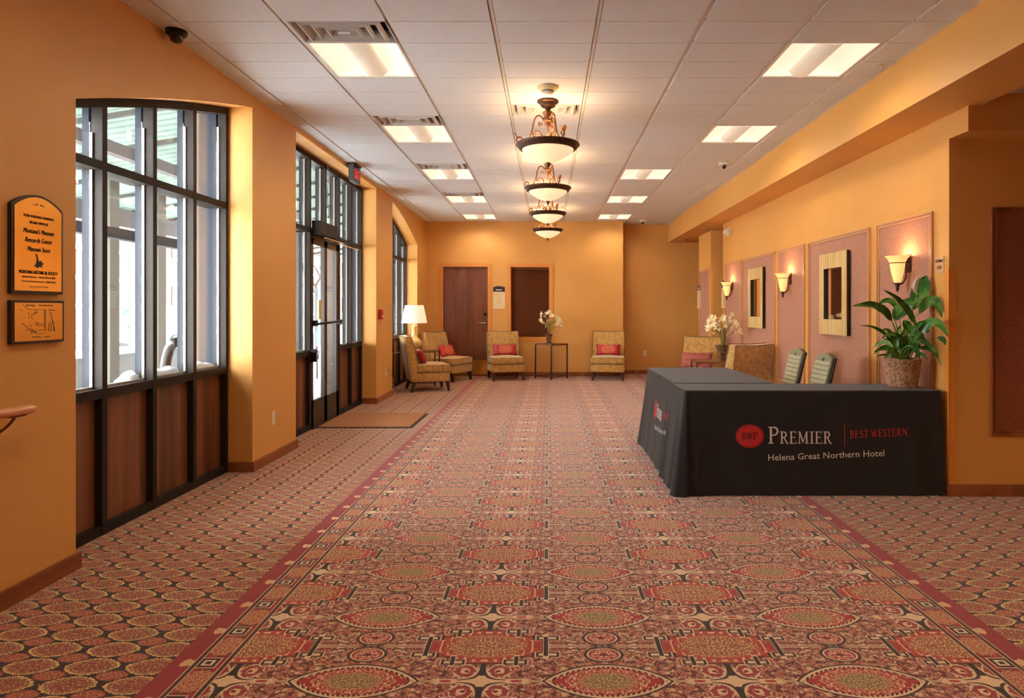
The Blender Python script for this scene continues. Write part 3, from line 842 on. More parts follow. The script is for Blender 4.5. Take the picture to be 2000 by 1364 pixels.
# sconces
def sconce_proto(y, label):
    t = thing('wall_sconce', label, 'wall lamp', (XR, y, 1.73), group='amber glass wall sconces')
    cx = XR - .098
    bm = bmesh.new()
    prof = [(.089, 1.727), (.083, 1.722), (.070, 1.708), (.060, 1.688), (.055, 1.668), (.049, 1.63), (.041, 1.585), (.031, 1.545), (.022, 1.516), (.019, 1.516),
            (.028, 1.545), (.038, 1.585), (.046, 1.63), (.052, 1.668), (.057, 1.690), (.067, 1.711), (.080, 1.725)]
    lathe(bm, prof + [prof[0]], 32, cx, y, rib=lambda u, z: .035 * math.sin(u * 2 * PI * 10) * max(0, (z - 1.69) / .04)); obj('glass_shade', bm, M_scon, t)
    bm = bmesh.new(); pts = [(cx + .058 * math.cos(a), y + .058 * math.sin(a), 1.672) for a in [2 * PI * i / 28 for i in range(29)]]; tube(bm, pts, .0035, 6)
    obj('ring', bm, M_irond, t)
    bm = bmesh.new()
    lathe(bm, [(0, 1.512), (.026, 1.518), (.027, 1.510), (.012, 1.500), (.018, 1.492), (.008, 1.482), (.014, 1.470), (.006, 1.455), (0, 1.443)], 16, cx, y)
    obj('finial', bm, M_irond, t)
    bm = bmesh.new()
    tube(bm, bez((cx, y, 1.505), (cx + .075, y, 1.50), (cx + .074, y, 1.60), (cx + .062, y, 1.672), 12), .006, 8)
    sp = [(cx + .076 + .020 * (1 - i / 26) * math.cos(PI + i * .32), y, 1.70 + .024 * (1 - i / 26) * math.sin(PI + i * .32)) for i in range(22)]
    tube(bm, [(cx + .062, y, 1.672)] + sp, .005, 8)
    obj('scroll_arm', bm, M_irond, t)
    bm = bmesh.new(); rbx(bm, XR - .012, XR - .0185 + .018, y - .03, y + .03, 1.60, 1.74, .004, 2); obj('back_plate', bm, M_irond, t)
    return t
for i, (y, lb) in enumerate([(4.92, 'lit amber glass sconce nearest the potted plant'), (7.32, 'lit amber glass sconce between the two gold mirrors'), (9.62, 'farthest lit amber glass sconce on the right wall')]):
    if i == 0: sc0 = sconce_proto(y, lb)
    else: dup(sc0, (XR, y, 1.73), 0, lb)
    L = bpy.data.lights.new('sconce_bulb', 'POINT'); L.energy = 3.2; L.color = (1, .62, .30); L.shadow_soft_size = .02
    o = bpy.data.objects.new('sconce_bulb', L); o.location = (XR - .098, y, 1.735); C.objects.link(o)

# ------------------------------------------------------------------ ceiling fixtures
def spot(loc, e, col, ang):
    L = bpy.data.lights.new('fixture_lamp', 'SPOT'); L.energy = e; L.color = col; L.shadow_soft_size = .12; L.spot_size = ang; L.spot_blend = .6
    o = bpy.data.objects.new('fixture_lamp', L); o.location = loc; C.objects.link(o)
def troffer(xl, row, label):
    y0 = D0 + DR * row; y1 = y0 + 2 * DR; x1 = xl + .631
    t = thing('ceiling_light', label, 'ceiling light', (xl + .3155, (y0 + y1) / 2, CEIL), group='square ceiling light fixtures')
    bm = bmesh.new(); e = .016
    for a in ((xl + .013, xl + .013 + e, y0, y1), (x1 - .013 - e, x1 - .013, y0, y1), (xl + .013, x1 - .013, y0, y0 + e * .6), (xl + .013, x1 - .013, y1 - e * .6, y1)):
        bx(bm, a[0], a[1], a[2], a[3], CEIL - .004, CEIL + .012)
    obj('frame', bm, M_tbar, t)
    xa, xb, ya, yb = xl + .013 + e, x1 - .013 - e, y0 + e * .6, y1 - e * .6
    bm = bmesh.new()      # curved reflector vault, made to glow in place of the hidden tubes
    n = 14; mid = (xa + xb) / 2; half = (xb - xa) / 2; prev = None
    def zz(u): return CEIL + .005 + .062 * (1 - abs(u) ** 2.2)
    for i in range(n + 1):
        u = -1 + 2 * i / n; x = mid + half * u
        cur = (bm.verts.new((x, ya, zz(u))), bm.verts.new((x, yb, zz(u))))
        if prev:
            f = bm.faces.new((prev[0], prev[1], cur[1], cur[0])); f.smooth = True
        prev = cur
    for y in (ya, yb):
        vs = [bm.verts.new((mid + half * (-1 + 2 * i / n), y, zz(-1 + 2 * i / n))) for i in range(n + 1)]
        bm.faces.new(vs)
    obj('glowing_reflector', bm, M_fix, t, fix=False)
    bm = bmesh.new(); R = .085     # half-round basket in the middle
    m = 12
    prof = [(mid + R * math.cos(PI + PI * i / m), CEIL + .045 + .055 * math.sin(PI + PI * i / m)) for i in range(m + 1)]
    prism(bm, prof, 'y', ya + .012, yb - .012)
    for f in bm.faces: f.smooth = len(f.verts) == 4
    obj('lamp_basket', bm, M_fixb, t)
    spot((xl + .3155, (y0 + y1) / 2, CEIL - .012), 34 if row > 0 else 12, (1, .86, .66), 2.95)
    return t
TL = ['lit square ceiling light nearest the camera on the window side', 'second lit ceiling light from the camera on the window side', 'third lit ceiling light from the camera on the window side',
      'fourth lit ceiling light from the camera on the window side', 'farthest lit ceiling light on the window side, near the back wall',
      'lit square ceiling light nearest the camera beside the beam', 'second lit ceiling light from the camera on the beam side', 'third lit ceiling light from the camera on the beam side',
      'fourth lit ceiling light from the camera on the beam side', 'farthest lit ceiling light on the beam side, near the back wall',
      'lit ceiling light behind the camera, window side', 'lit ceiling light behind the camera, beam side', 'rearmost lit ceiling light, window side', 'rearmost lit ceiling light, beam side']
for (x, r), lb in zip(TROF, TL): troffer(x, r, lb)

M_ventm = mat('vent_metal', srgb(196, 194, 190), .45)
def vent(xl, row, label):
    y0 = D0 + DR * row + .002; y1 = y0 + DR - .004; xa, xb = xl + .014, xl + .617
    t = thing('ceiling_vent', label, 'vent', ((xa + xb) / 2, (y0 + y1) / 2, CEIL), group='rectangular supply vents in the ceiling')
    xm, ym = (xa + xb) / 2, (y0 + y1) / 2; hx, hy = (xb - xa) / 2, (y1 - y0) / 2
    def ringf(bm, h0, z0, h1, z1, mi=0):
        A = [bm.verts.new((xm + sx * h0[0], ym + sy * h0[1], z0)) for sx, sy in ((-1, -1), (1, -1), (1, 1), (-1, 1))]
        B = [bm.verts.new((xm + sx * h1[0], ym + sy * h1[1], z1)) for sx, sy in ((-1, -1), (1, -1), (1, 1), (-1, 1))]
        for i in range(4): bm.faces.new((A[i], A[(i + 1) % 4], B[(i + 1) % 4], B[i])).material_index = mi
    bm = bmesh.new(); ringf(bm, (hx, hy), CEIL - .005, (hx - .008, hy - .008), CEIL - .005); ringf(bm, (hx - .008, hy - .008), CEIL - .005, (hx - .05, hy - .035), CEIL + .06)
    obj('outer_frame', bm, M_ventm, t, fix=False)
    for k, s in enumerate((.80, .56, .32)):
        bm = bmesh.new()
        ringf(bm, (hx * s, hy * s), CEIL - .010, (hx * s - .006, hy * s - .006), CEIL - .010)
        ringf(bm, (hx * s, hy * s), CEIL - .010, (hx * s + .014, hy * s + .008), CEIL + .004)
        ringf(bm, (hx * s - .006, hy * s - .006), CEIL - .010, (hx * (s - .17), hy * (s - .17)), CEIL + .045)
        obj('louvre', bm, M_ventm, t, fix=False)
    bm = bmesh.new(); bx(bm, xm - hx * .12, xm + hx * .12, ym - hy * .12, ym + hy * .12, CEIL - .008, CEIL - .004); obj('centre_plate', bm, M_ventm, t)
    bm = bmesh.new(); bx(bm, xa + .03, xb - .03, y0 + .02, y1 - .02, CEIL + .06, CEIL + .065); obj('duct_box', bm, M_plenum, t)
VL = ['white louvred ceiling vent nearest the camera, before the first window-side light', 'louvred ceiling vent in front of the second window-side light', 'louvred ceiling vent in front of the third window-side light',
      'louvred ceiling vent in front of the fourth window-side light', 'louvred ceiling vent right behind the nearest chandelier', 'louvred ceiling vent above the farthest chandelier']
for (x, r), lb in zip(VENT, VL): vent(x, r, lb)

def spiral(c, ax, r0, a0, turns, sgn=1, n=20):
    return [Vector(c) + (ax * math.cos(a0 + sgn * 2 * PI * turns * i / n) + Vector((0, 0, 1)) * math.sin(a0 + sgn * 2 * PI * turns * i / n)) * (r0 * (1 - .62 * i / n)) for i in range(n + 1)]
def chandelier(y, label):
    t = thing('chandelier', label, 'chandelier', (0, y, CEIL - .006), group='bowl chandeliers down the middle of the ceiling')
    R = .262
    zc = CEIL - .006
    bm = bmesh.new()
    lathe(bm, [(0, zc), (.088, zc), (.090, zc - .010), (.080, zc - .018), (.05, zc - .022), (.062, zc - .034), (.056, zc - .048), (.030, zc - .058), (.022, zc - .070), (0, zc - .070)], 32, 0, y, rib=lambda u, z: .06 * math.sin(u * 2 * PI * 8) if z < zc - .03 else 0)
    obj('ceiling_canopy', bm, M_irond, t)
    bm = bmesh.new()
    zt = zc - .070
    lathe(bm, [(.018, zt), (.020, zt - .012), (.040, zt - .022), (.044, zt - .036), (.036, zt - .050), (.030, zt - .066), (.036, zt - .085), (.042, zt - .092), (.034, zt - .102), (.020, zt - .112), (.026, zt - .13), (.012, zt - .150), (.0095, zt - .16), (.0095, 2.66), (0, 2.66)], 24, 0, y,
          rib=lambda u, z: .10 * math.sin(u * 2 * PI * 6) if zt - .135 < z < zt - .02 else 0)
    obj('stem', bm, M_iron, t)
    for k in range(3):
        a = PI + k * 2 * PI / 3
        ax = Vector((math.cos(a), math.sin(a), 0)); o = Vector((0, y, 0))
        P = lambda r, z: o + ax * r + Vector((0, 0, z))
        bm = bmesh.new()
        main = bez(P(.035, zt - .085), P(.085, zt - .01), P(.115, zt - .07), P(.125, zt - .15), 10) + bez(P(.125, zt - .15), P(.14, 2.735), P(.165, 2.70), P(.205, 2.690), 8)[1:]
        curl = spiral(P(.232, 2.722), ax, .032, -PI / 2 - .4, 1.15, 1, 16)
        tube(bm, main + curl, .0068, 8)
        inner = bez(P(.122, 2.755), P(.115, 2.80), P(.070, 2.81), P(.050, 2.76), 10) + bez(P(.050, 2.76), P(.044, 2.735), P(.042, 2.70), P(.042, 2.672), 5)[1:]
        tube(bm, inner, .0055, 8)
        tube(bm, spiral(P(.108, 2.765), ax, .020, .4, 1.0, -1, 12), .0045, 8)
        tube(bm, spiral(P(.058, zt - .125), ax, .022, 1.2, 1.1, -1, 14), .004, 8)
        arm = obj('scroll_arm', bm, M_iron, t)
        for (c, s, tilt) in ((P(.246, 2.73), 1.0, .5), (P(.085, zt - .13), .6, 2.6), (P(.12, 2.77), .6, 1.6)):
            lb_ = bmesh.new()      # small acanthus leaf
            side = ax.cross(Vector((0, 0, 1))); d0 = (ax * math.cos(tilt + .8) + Vector((0, 0, 1)) * math.sin(tilt + .8)); nn = d0.cross(side)
            rows = []
            for i in range(7):
                u = i / 6; wd = .020 * s * math.sin(PI * min(1, u * .9 + .08)) * (1 + .25 * math.sin(u * 20)); ctr = c + d0 * (.055 * s * u) + nn * (.014 * s * u * u)
                rows.append([lb_.verts.new(ctr - side * wd + nn * .006 * s), lb_.verts.new(ctr), lb_.verts.new(ctr + side * wd + nn * .006 * s)])
            for i in range(6):
                for j in range(2):
                    f = lb_.faces.new((rows[i][j], rows[i][j + 1], rows[i + 1][j + 1], rows[i + 1][j])); f.smooth = True
            bmesh.ops.solidify(lb_, geom=list(lb_.faces), thickness=.002)
            obj('leaf_ornament', lb_, M_leafm, t)
    bm = bmesh.new()
    lathe(bm, [(R - .045, 2.668), (R - .010, 2.681), (R, 2.683), (R + .003, 2.676), (R - .006, 2.668), (R - .016, 2.655), (R - .030, 2.640), (R - .044, 2.634), (R - .052, 2.640), (R - .045, 2.668)], 64, 0, y, rib=lambda u, z: .006 * math.sin(u * 2 * PI * 36) if z < 2.672 else 0)
    obj('rim', bm, M_irond, t)
    bm = bmesh.new(); r0 = R - .044
    prof = [(r0, 2.650), (r0 - .004, 2.634), (r0 * .93, 2.618), (r0 * .84, 2.603), (r0 * .62, 2.573), (r0 * .42, 2.551), (r0 * .22, 2.536), (.015, 2.530), (0, 2.530)]
    lathe(bm, prof, 48, 0, y); obj('glass_bowl', bm, M_bowl, t)
    bm = bmesh.new(); lathe(bm, [(0, 2.534), (.022, 2.530), (.024, 2.524), (.012, 2.518), (.016, 2.510), (.010, 2.498), (.004, 2.490), (.004, 2.476), (0, 2.474)], 16, 0, y); obj('finial', bm, M_irond, t)
    return t
CL = ['bronze scroll chandelier with glowing bowl, nearest the camera', 'second bronze bowl chandelier from the camera', 'third bronze bowl chandelier from the camera', 'farthest bronze bowl chandelier, seen against the back wall']
for i, (y, lb) in enumerate(zip((5.25, 7.10, 8.95, 10.80), CL)):
    if i == 0: ch0 = chandelier(y, lb)
    else: dup(ch0, (0, y, CEIL - .006), 0, lb)
    L = bpy.data.lights.new('chandelier_bulbs', 'POINT'); L.energy = 12; L.color = (1, .66, .38); L.shadow_soft_size = .08
    o = bpy.data.objects.new('chandelier_bulbs', L); o.location = (0, y, 2.71); C.objects.link(o)

# smoke detector
t = thing('smoke_detector', 'white smoke detector on the ceiling before the nearest chandelier', 'smoke detector', (0, 4.92, CEIL - .006))
z = CEIL - .006
bm = bmesh.new(); lathe(bm, [(0, z), (.082, z), (.082, z - .010), (.070, z - .014), (.055, z - .034), (0, z - .034)], 32, 0, 4.92); obj('base', bm, M_offw, t)
bm = bmesh.new(); lathe(bm, [(.048, z - .034), (.046, z - .040), (0, z - .040)], 24, 0, 4.92); obj('sensor_slot', bm, M_black, t)
bm = bmesh.new(); lathe(bm, [(.046, z - .040), (.040, z - .052), (.020, z - .056), (.016, z - .060), (0, z - .060)], 24, 0, 4.92); obj('cap', bm, M_white, t)

# dome cameras
def dome(x, y, label, black):
    s = 1 if black else .6
    t = thing('security_camera', label, 'camera', (x, y, CEIL - .006))
    z = CEIL - .006; m = M_black if black else M_white
    bm = bmesh.new(); lathe(bm, [(0, z), (.062, z), (.060, z - .022), (.048, z - .034), (.042, z - .036), (0, z - .036)], 32, x, y); obj('base', bm, m, t)
    bm = bmesh.new(); lathe(bm, [(.041 * s, z - .036), (.040 * s, z - .050), (.030 * s, z - .068), (.014 * s, z - .077), (0, z - .079)], 24, x, y); obj('dome', bm, M_dome, t)
dome(-2.31, 3.93, 'black dome camera on the ceiling above the near left window', True)
dome(2.07, 7.43, 'white dome camera on the ceiling between beam-side lights', False)
dome(1.84, 12.25, 'white dome camera on the ceiling over the far alcove', False)

for x, y, lb in ((2.36, 4.47, 'small clear hook on the ceiling beside the nearest beam-side light'), (2.26, 6.73, 'small clear hook on the ceiling beside the second beam-side light')):
    bm = bmesh.new(); z = CEIL - .006
    tube(bm, [(x, y, z), (x, y, z - .012)], .014, 12); tube(bm, [(x, y, z - .012), (x + .012, y, z - .028), (x + .004, y, z - .044), (x - .012, y, z - .036)], .004)
    tag(obj('ceiling_hook', bm, M_offw), lb, 'hook')
for x, y, lb in ((2.73, 10.77, 'chrome sprinkler head under the beam near the alcove door'), (2.71, 12.30, 'chrome sprinkler head under the far end of the beam')):
    bm = bmesh.new(); lathe(bm, [(0, 2.68), (.035, 2.68), (.03, 2.672), (.010, 2.668), (.010, 2.650), (.006, 2.640), (.022, 2.636), (.022, 2.633), (0, 2.633)], 16, x, y)
    tag(obj('sprinkler_head', bm, M_chrome), lb, 'sprinkler')
for k, (x, y) in enumerate(((-1.3, 1.3), (1.1, 1.3), (-1.0, -.9), (1.1, -.9), (3.7, .4), (4.6, 2.2))):
    t = thing('recessed_downlight', 'round recessed ceiling lamp behind the camera', 'ceiling lamp', (x, y, CEIL - .006 if x < 3 else 2.759), group='recessed lamps behind the camera')
    spot((x, y, CEIL - .03 if x < 3 else 2.735), 24 if x < 3 else 70, (1, .66, .32), 2.5)
    bm = bmesh.new(); z = CEIL - .006 if x < 3 else 2.759; lathe(bm, [(.095, z), (.095, z - .006), (.078, z - .006), (.078, z - .001)], 28, x, y); obj('trim_ring', bm, M_white, t, fix=False)
    bm = bmesh.new(); lathe(bm, [(.078, z - .002), (0, z - .002)], 28, x, y); obj('lens', bm, M_can, t, fix=False)

# ------------------------------------------------------------------ wall plates, signs, outlets
def outlet(loc, n, label, kind='outlet'):
    t = thing('power_outlet', label, 'outlet', loc)
    x, y, z = loc
    bm = bmesh.new(); bm2 = bmesh.new()
    if n == 'x':
        rbx(bm, x, x + .006, y - .035, y + .035, z - .058, z + .058, .002, 1)
        for s in (-.02, .02): rbx(bm2, x + .0062, x + .0085, y - .017, y + .017, z + s - .014, z + s + .014, .001, 1)
    else:
        rbx(bm, x - .035, x + .035, y - .006, y, z - .058, z + .058, .002, 1)
        for s in (-.02, .02): rbx(bm2, x - .017, x + .017, y - .0085, y - .0062, z + s - .014, z + s + .014, .001, 1)
    obj('cover_plate', bm, M_offw, t); obj('socket', bm2, M_white, t)
outlet((XL, 5.48, .37), 'x', 'ivory outlet low on the pier between window and entrance')
outlet((XL, 9.28, .40), 'x', 'ivory outlet with a lamp cord plugged in, past the entrance')
outlet((1.97, YREC, .425), 'y', 'ivory outlet low on the dark far alcove wall')
t = thing('fire_alarm_pull', 'red fire alarm pull station beside the entrance', 'fire alarm', (XL, 8.93, 1.24))
bm = bmesh.new(); rbx(bm, XL, XL + .045, 8.875, 8.985, 1.17, 1.31, .005, 2); obj('box', bm, M_red, t)
bm = bmesh.new(); bx(bm, XL + .045, XL + .053, 8.895, 8.965, 1.21, 1.225); obj('pull_bar', bm, M_lwhite, t)
bm = bmesh.new(); rbx(bm, XL, XL + .008, 9.05, 9.125, 1.17, 1.29, .002, 1)
t = thing('light_switch', 'ivory light switch plate right of the red alarm', 'light switch', (XL, 9.09, 1.23)); obj('cover_plate', bm, M_offw, t)
bm = bmesh.new(); bx(bm, XL + .0085, XL + .014, 9.078, 9.095, 1.21, 1.25); obj('toggle', bm, M_white, t)
t = thing('emergency_light', 'white twin emergency light high on the far right wall', 'emergency light', (XR, 9.75, 2.51))
bm = bmesh.new(); rbx(bm, XR - .05, XR - .0005, 9.65, 9.85, 2.45, 2.57, .006, 2); obj('housing', bm, M_offw, t)
for yy in (9.70, 9.80):
    bm = bmesh.new(); lathe(bm, [(0, 0), (.028, 0), (.036, .03), (.03, .045), (0, .045)], 16); bm.transform(Matrix.Translation((XR - .05, yy, 2.51)) @ Matrix.Rotation(-PI / 2, 4, 'Y')); obj('lamp_head', bm, M_white, t)

MYZ = Matrix(((0, 0, 1, 0), (1, 0, 0, 0), (0, 1, 0, 0), (0, 0, 0, 1)))     # text on left wall: right = +Y, up = Z, normal +X
MYZR = Matrix(((0, 0, -1, 0), (-1, 0, 0, 0), (0, 1, 0, 0), (0, 0, 0, 1)))  # text on right wall: right = -Y, normal -X
MXZ = Matrix(((1, 0, 0, 0), (0, 0, -1, 0), (0, 1, 0, 0), (0, 0, 0, 1)))    # text facing the camera

def put_text(bm, s, size, M, shear=0.0, width=None, bold=0.0):
    b2 = text_bm(s, size, .0004, shear)
    if width:
        xs = [v.co.x for v in b2.verts]; k = width / (max(xs) - min(xs)); c = (max(xs) + min(xs)) / 2
        for v in b2.verts: v.co.x = (v.co.x - c) * k
    if bold:
        for d in (-bold, bold):
            b3 = b2.copy(); merge(bm, b3, 0, M @ Matrix.Translation((d, 0, 0)))
    merge(bm, b2, 0, M)

# museum sign
t = thing('museum_sign', 'arched brass sign in dark frame on the near left wall', 'sign', (XL, 2.935, 1.6))
def arch(y0, y1, z0, zs, zt, n=14):
    return [(y0, z0), (y1, z0)] + [(y1 + (y0 - y1) * i / n, zs + (zt - zs) * math.sin(PI * i / n) ** .85) for i in range(n + 1)]
bm = bmesh.new(); prism(bm, arch(2.787, 3.081, 1.382, 1.783, 1.84), 'x', XL + .0005, XL + .020); obj('frame', bm, M_signfr, t)
bm = bmesh.new(); prism(bm, arch(2.799, 3.069, 1.396, 1.775, 1.829), 'x', XL + .0203, XL + .0225); obj('brass_face', bm, M_brass, t)
bm = bmesh.new(); xx = XL + .0232
for s, z, sz, wd, sh in (('YOUR MONTANA EXPERIENCE', 1.732, .017, .175, 0), ('BEGINS WITH US', 1.704, .017, .105, 0), ("Montana's Museum", 1.660, .031, .175, .25), ('Research Center', 1.619, .031, .155, .25), ('Museum Store', 1.578, .031, .130, .25),
                         ('MONTANA HISTORICAL SOCIETY', 1.474, .022, .222, 0), ('225 North Roberts  \u2022  Helena, Montana 59601', 1.456, .011, .19, 0), ('www.montanahistoricalsociety.com  \u2022  (406) 444-2694', 1.436, .010, .195, 0), ('Temporary entrance on Sixth Avenue during construction', 1.414, .006, .105, 0)):
    put_text(bm, s, sz, Matrix.Translation((xx, 2.934, z)) @ MYZ, sh, wd, .0002 if sz > .012 else 0)
obj('lettering', bm, M_ink, t, fix=False)
bm = bmesh.new()   # small ornament at the top and rider emblem
for sgn in (-1, 1):
    prism(bm, [(2.934 + sgn * .008, 1.793), (2.934 + sgn * .034, 1.790), (2.934 + sgn * .008, 1.799)], 'x', xx, xx + .0005)
lathe(bm, [(.010, 0), (.006, 0)], 16); 
b2 = bmesh.new(); prism(b2, [(-.030, .0), (-.018, .014), (-.012, .034), (-.020, .062), (-.012, .056), (-.004, .030), (.004, .022), (.010, .030), (.016, .022), (.026, .014), (.014, .006), (.020, -.004), (.004, .002), (-.010, -.006), (-.020, .002)], 'x', 0, .0005)
merge(bm, b2, 0, Matrix.Translation((xx, 2.934, 1.508)))
for v in bm.verts:
    if v.co.x > -1: pass
bad = [v for v in bm.verts if abs(v.co.y) < .5]; bmesh.ops.delete(bm, geom=bad, context='VERTS')
obj('emblem', bm, M_ink, t, fix=False)

t = thing('map_sign', 'small brass map plate in dark frame below the arched sign', 'sign', (XL, 2.935, 1.25))
bm = bmesh.new(); bx(bm, XL + .0005, XL + .020, 2.787, 3.088, 1.155, 1.352); obj('frame', bm, M_signfr, t)
bm = bmesh.new(); bx(bm, XL + .0203, XL + .0225, 2.799, 3.076, 1.166, 1.341); obj('brass_face', bm, M_brass, t)
bm = bmesh.new()
random.seed(3)
def ln(y0, z0, y1, z1, w=.0007):
    tube(bm, [(xx, y0, z0), (xx, y1, z1)], w, 4)
for a in ((2.84, 1.335, 2.875, 1.31), (2.875, 1.31, 2.965, 1.31), (2.83, 1.31, 2.84, 1.305), (2.835, 1.25, 2.875, 1.225), (2.875, 1.225, 2.905, 1.212), (2.905, 1.212, 2.98, 1.216), (2.86, 1.222, 2.93, 1.198), (2.93, 1.198, 2.985, 1.20),
          (2.965, 1.31, 2.965, 1.22), (2.97, 1.31, 2.972, 1.21), (3.0, 1.30, 3.03, 1.205), (2.985, 1.25, 3.04, 1.252), (2.99, 1.21, 2.99, 1.242), (3.005, 1.21, 3.005, 1.242), (3.02, 1.21, 3.02, 1.242), (2.99, 1.242, 3.02, 1.242), (2.99, 1.21, 3.02, 1.21), (2.91, 1.25, 2.96, 1.242), (2.92, 1.235, 2.96, 1.235)):
    ln(*a)
for i in range(26):
    y = 2.875 + random.random() * .05; z = 1.20 + random.random() * .10; ln(y, z, y + random.uniform(-.012, .012), z + random.uniform(-.012, .012), .0006)
for s, y, z, sz in (('Visitor Parking', 2.885, 1.327, .008), ('Montana Historical Society', 2.975, 1.328, .0075), ('Roberts Street', 3.01, 1.306, .006), ('Museum Entrance', 2.92, 1.183, .007), ('State Capitol', 2.98, 1.181, .006)):
    put_text(bm, s, sz, Matrix.Translation((xx, y, z)) @ MYZ)
obj('map_lines', bm, M_ink, t, fix=False)

# room signs: dark arched top with cream notice
def room_sign(M, loc, label):
    t = thing('room_sign', label, 'sign', loc, group='room name signs')
    def put(bm, name, m, fx=True):
        bm.transform(Matrix.Translation(loc) @ M); return obj(name, bm, m, t, fix=fx)
    n = 12
    bm = bmesh.new(); prism(bm, [(-.115, .115), (.115, .115)] + [(.115 - .23 * i / n, .205 + .022 * math.sin(PI * i / n)) for i in range(n + 1)], 'z', .001, .014); put(bm, 'title_plate', M_signfr)
    bm = bmesh.new(); bx(bm, -.115, .115, -.17, .1145, .001, .010); bx(bm, -.118, .118, -.215, -.175, .001, .012); put(bm, 'holder', M_offw)
    bm = bmesh.new()
    for q in (-.052, -.036, -.022, -.006, .008, .030, .044): bx(bm, q - .006, q + .005, .142 + (abs(q) * 100 % 3) * .001, .162, .0142, .0150)
    put(bm, 'title_marks', M_lwhite)
    bm = bmesh.new()
    for sx in (-1, 1):
        for sy, z in ((1, .095), (-1, -.15)): bx(bm, min(sx * .098, sx * .085), max(sx * .098, sx * .085), z - .004, z + .004, .0102, .011); bx(bm, min(sx * .098, sx * .092), max(sx * .098, sx * .092), min(z, z - sy * .03), max(z, z - sy * .03), .0102, .011)
    for z, w in ((.070, .08), (.052, .075), (.012, .07), (-.02, .06), (-.06, .065), (-.08, .05), (-.10, .05), (-.12, .045)): bx(bm, -w, w, z - .003, z + .003, .0102, .0108)
    put(bm, 'notice_text', M_doortrim)
room_sign(MXZ, (-.96, YB, 1.545), 'dark topped notice sign between the oak door and blind window')
room_sign(MYZR, (XR, 10.11, 1.55), 'dark topped notice sign on the right wall beside the alcove door')
room_sign(MYZR, (XR, 11.755, 1.55), 'dark topped notice sign on the far pier, seen edge on')
t = thing('occupancy_sign', 'small tan occupancy plate at the near end of the right wall', 'sign', (XR, 4.545, 1.632))
bm = bmesh.new(); bx(bm, XR - .004, XR - .0003, 4.497, 4.593, 1.572, 1.692); obj('plate', bm, mat('tan_plate', srgb(206, 158, 112), .5), t)
bm = bmesh.new()
put_text(bm, 'OCCUPANCY', .03, Matrix.Translation((XR - .0045, 4.545, 1.650)) @ MYZR, 0, .086, .0004); put_text(bm, '550', .034, Matrix.Translation((XR - .0045, 4.545, 1.602)) @ MYZR, 0, .05, .0006)
obj('lettering', bm, M_ink, t, fix=False)

# handrail
t = thing('handrail', 'rounded orange wooden handrail on the near left wall', 'handrail', (XL, 2.7, .87))
bm = bmesh.new()
pts = [(-2.30, 0.6, 1.21), (-2.30, 2.55, .885)] + [(-2.30, 2.66, .871), (-2.30, 2.73, .868), (-2.30, 2.80, .868), (-2.30, 2.815, .868), (-2.30, 2.828, .868), (-2.30, 2.836, .868)]
tube(bm, pts, [.021, .021, .021, .021, .021, .019, .014, .006], 16); obj('rail', bm, M_rail, t)
bm = bmesh.new(); tube(bm, bez((XL + .01, 2.66, .80), (XL + .05, 2.66, .76), (XL + .075, 2.70, .80), (XL + .085, 2.73, .847), 10), .006, 8); bx(bm, -2.315, -2.285, 2.70, 2.77, .845, .849)
obj('bracket_arm', bm, M_iron, t)
bm = bmesh.new(); lathe(bm, [(0, .006), (.030, .006), (.034, 0)], 24); bm.transform(Matrix.Translation((XL + .001, 2.66, .785)) @ Matrix.Rotation(PI / 2, 4, 'Y') @ Matrix.Diagonal((1.35, .8, 1, 1))); obj('bracket_plate', bm, M_iron, t, fix=False)
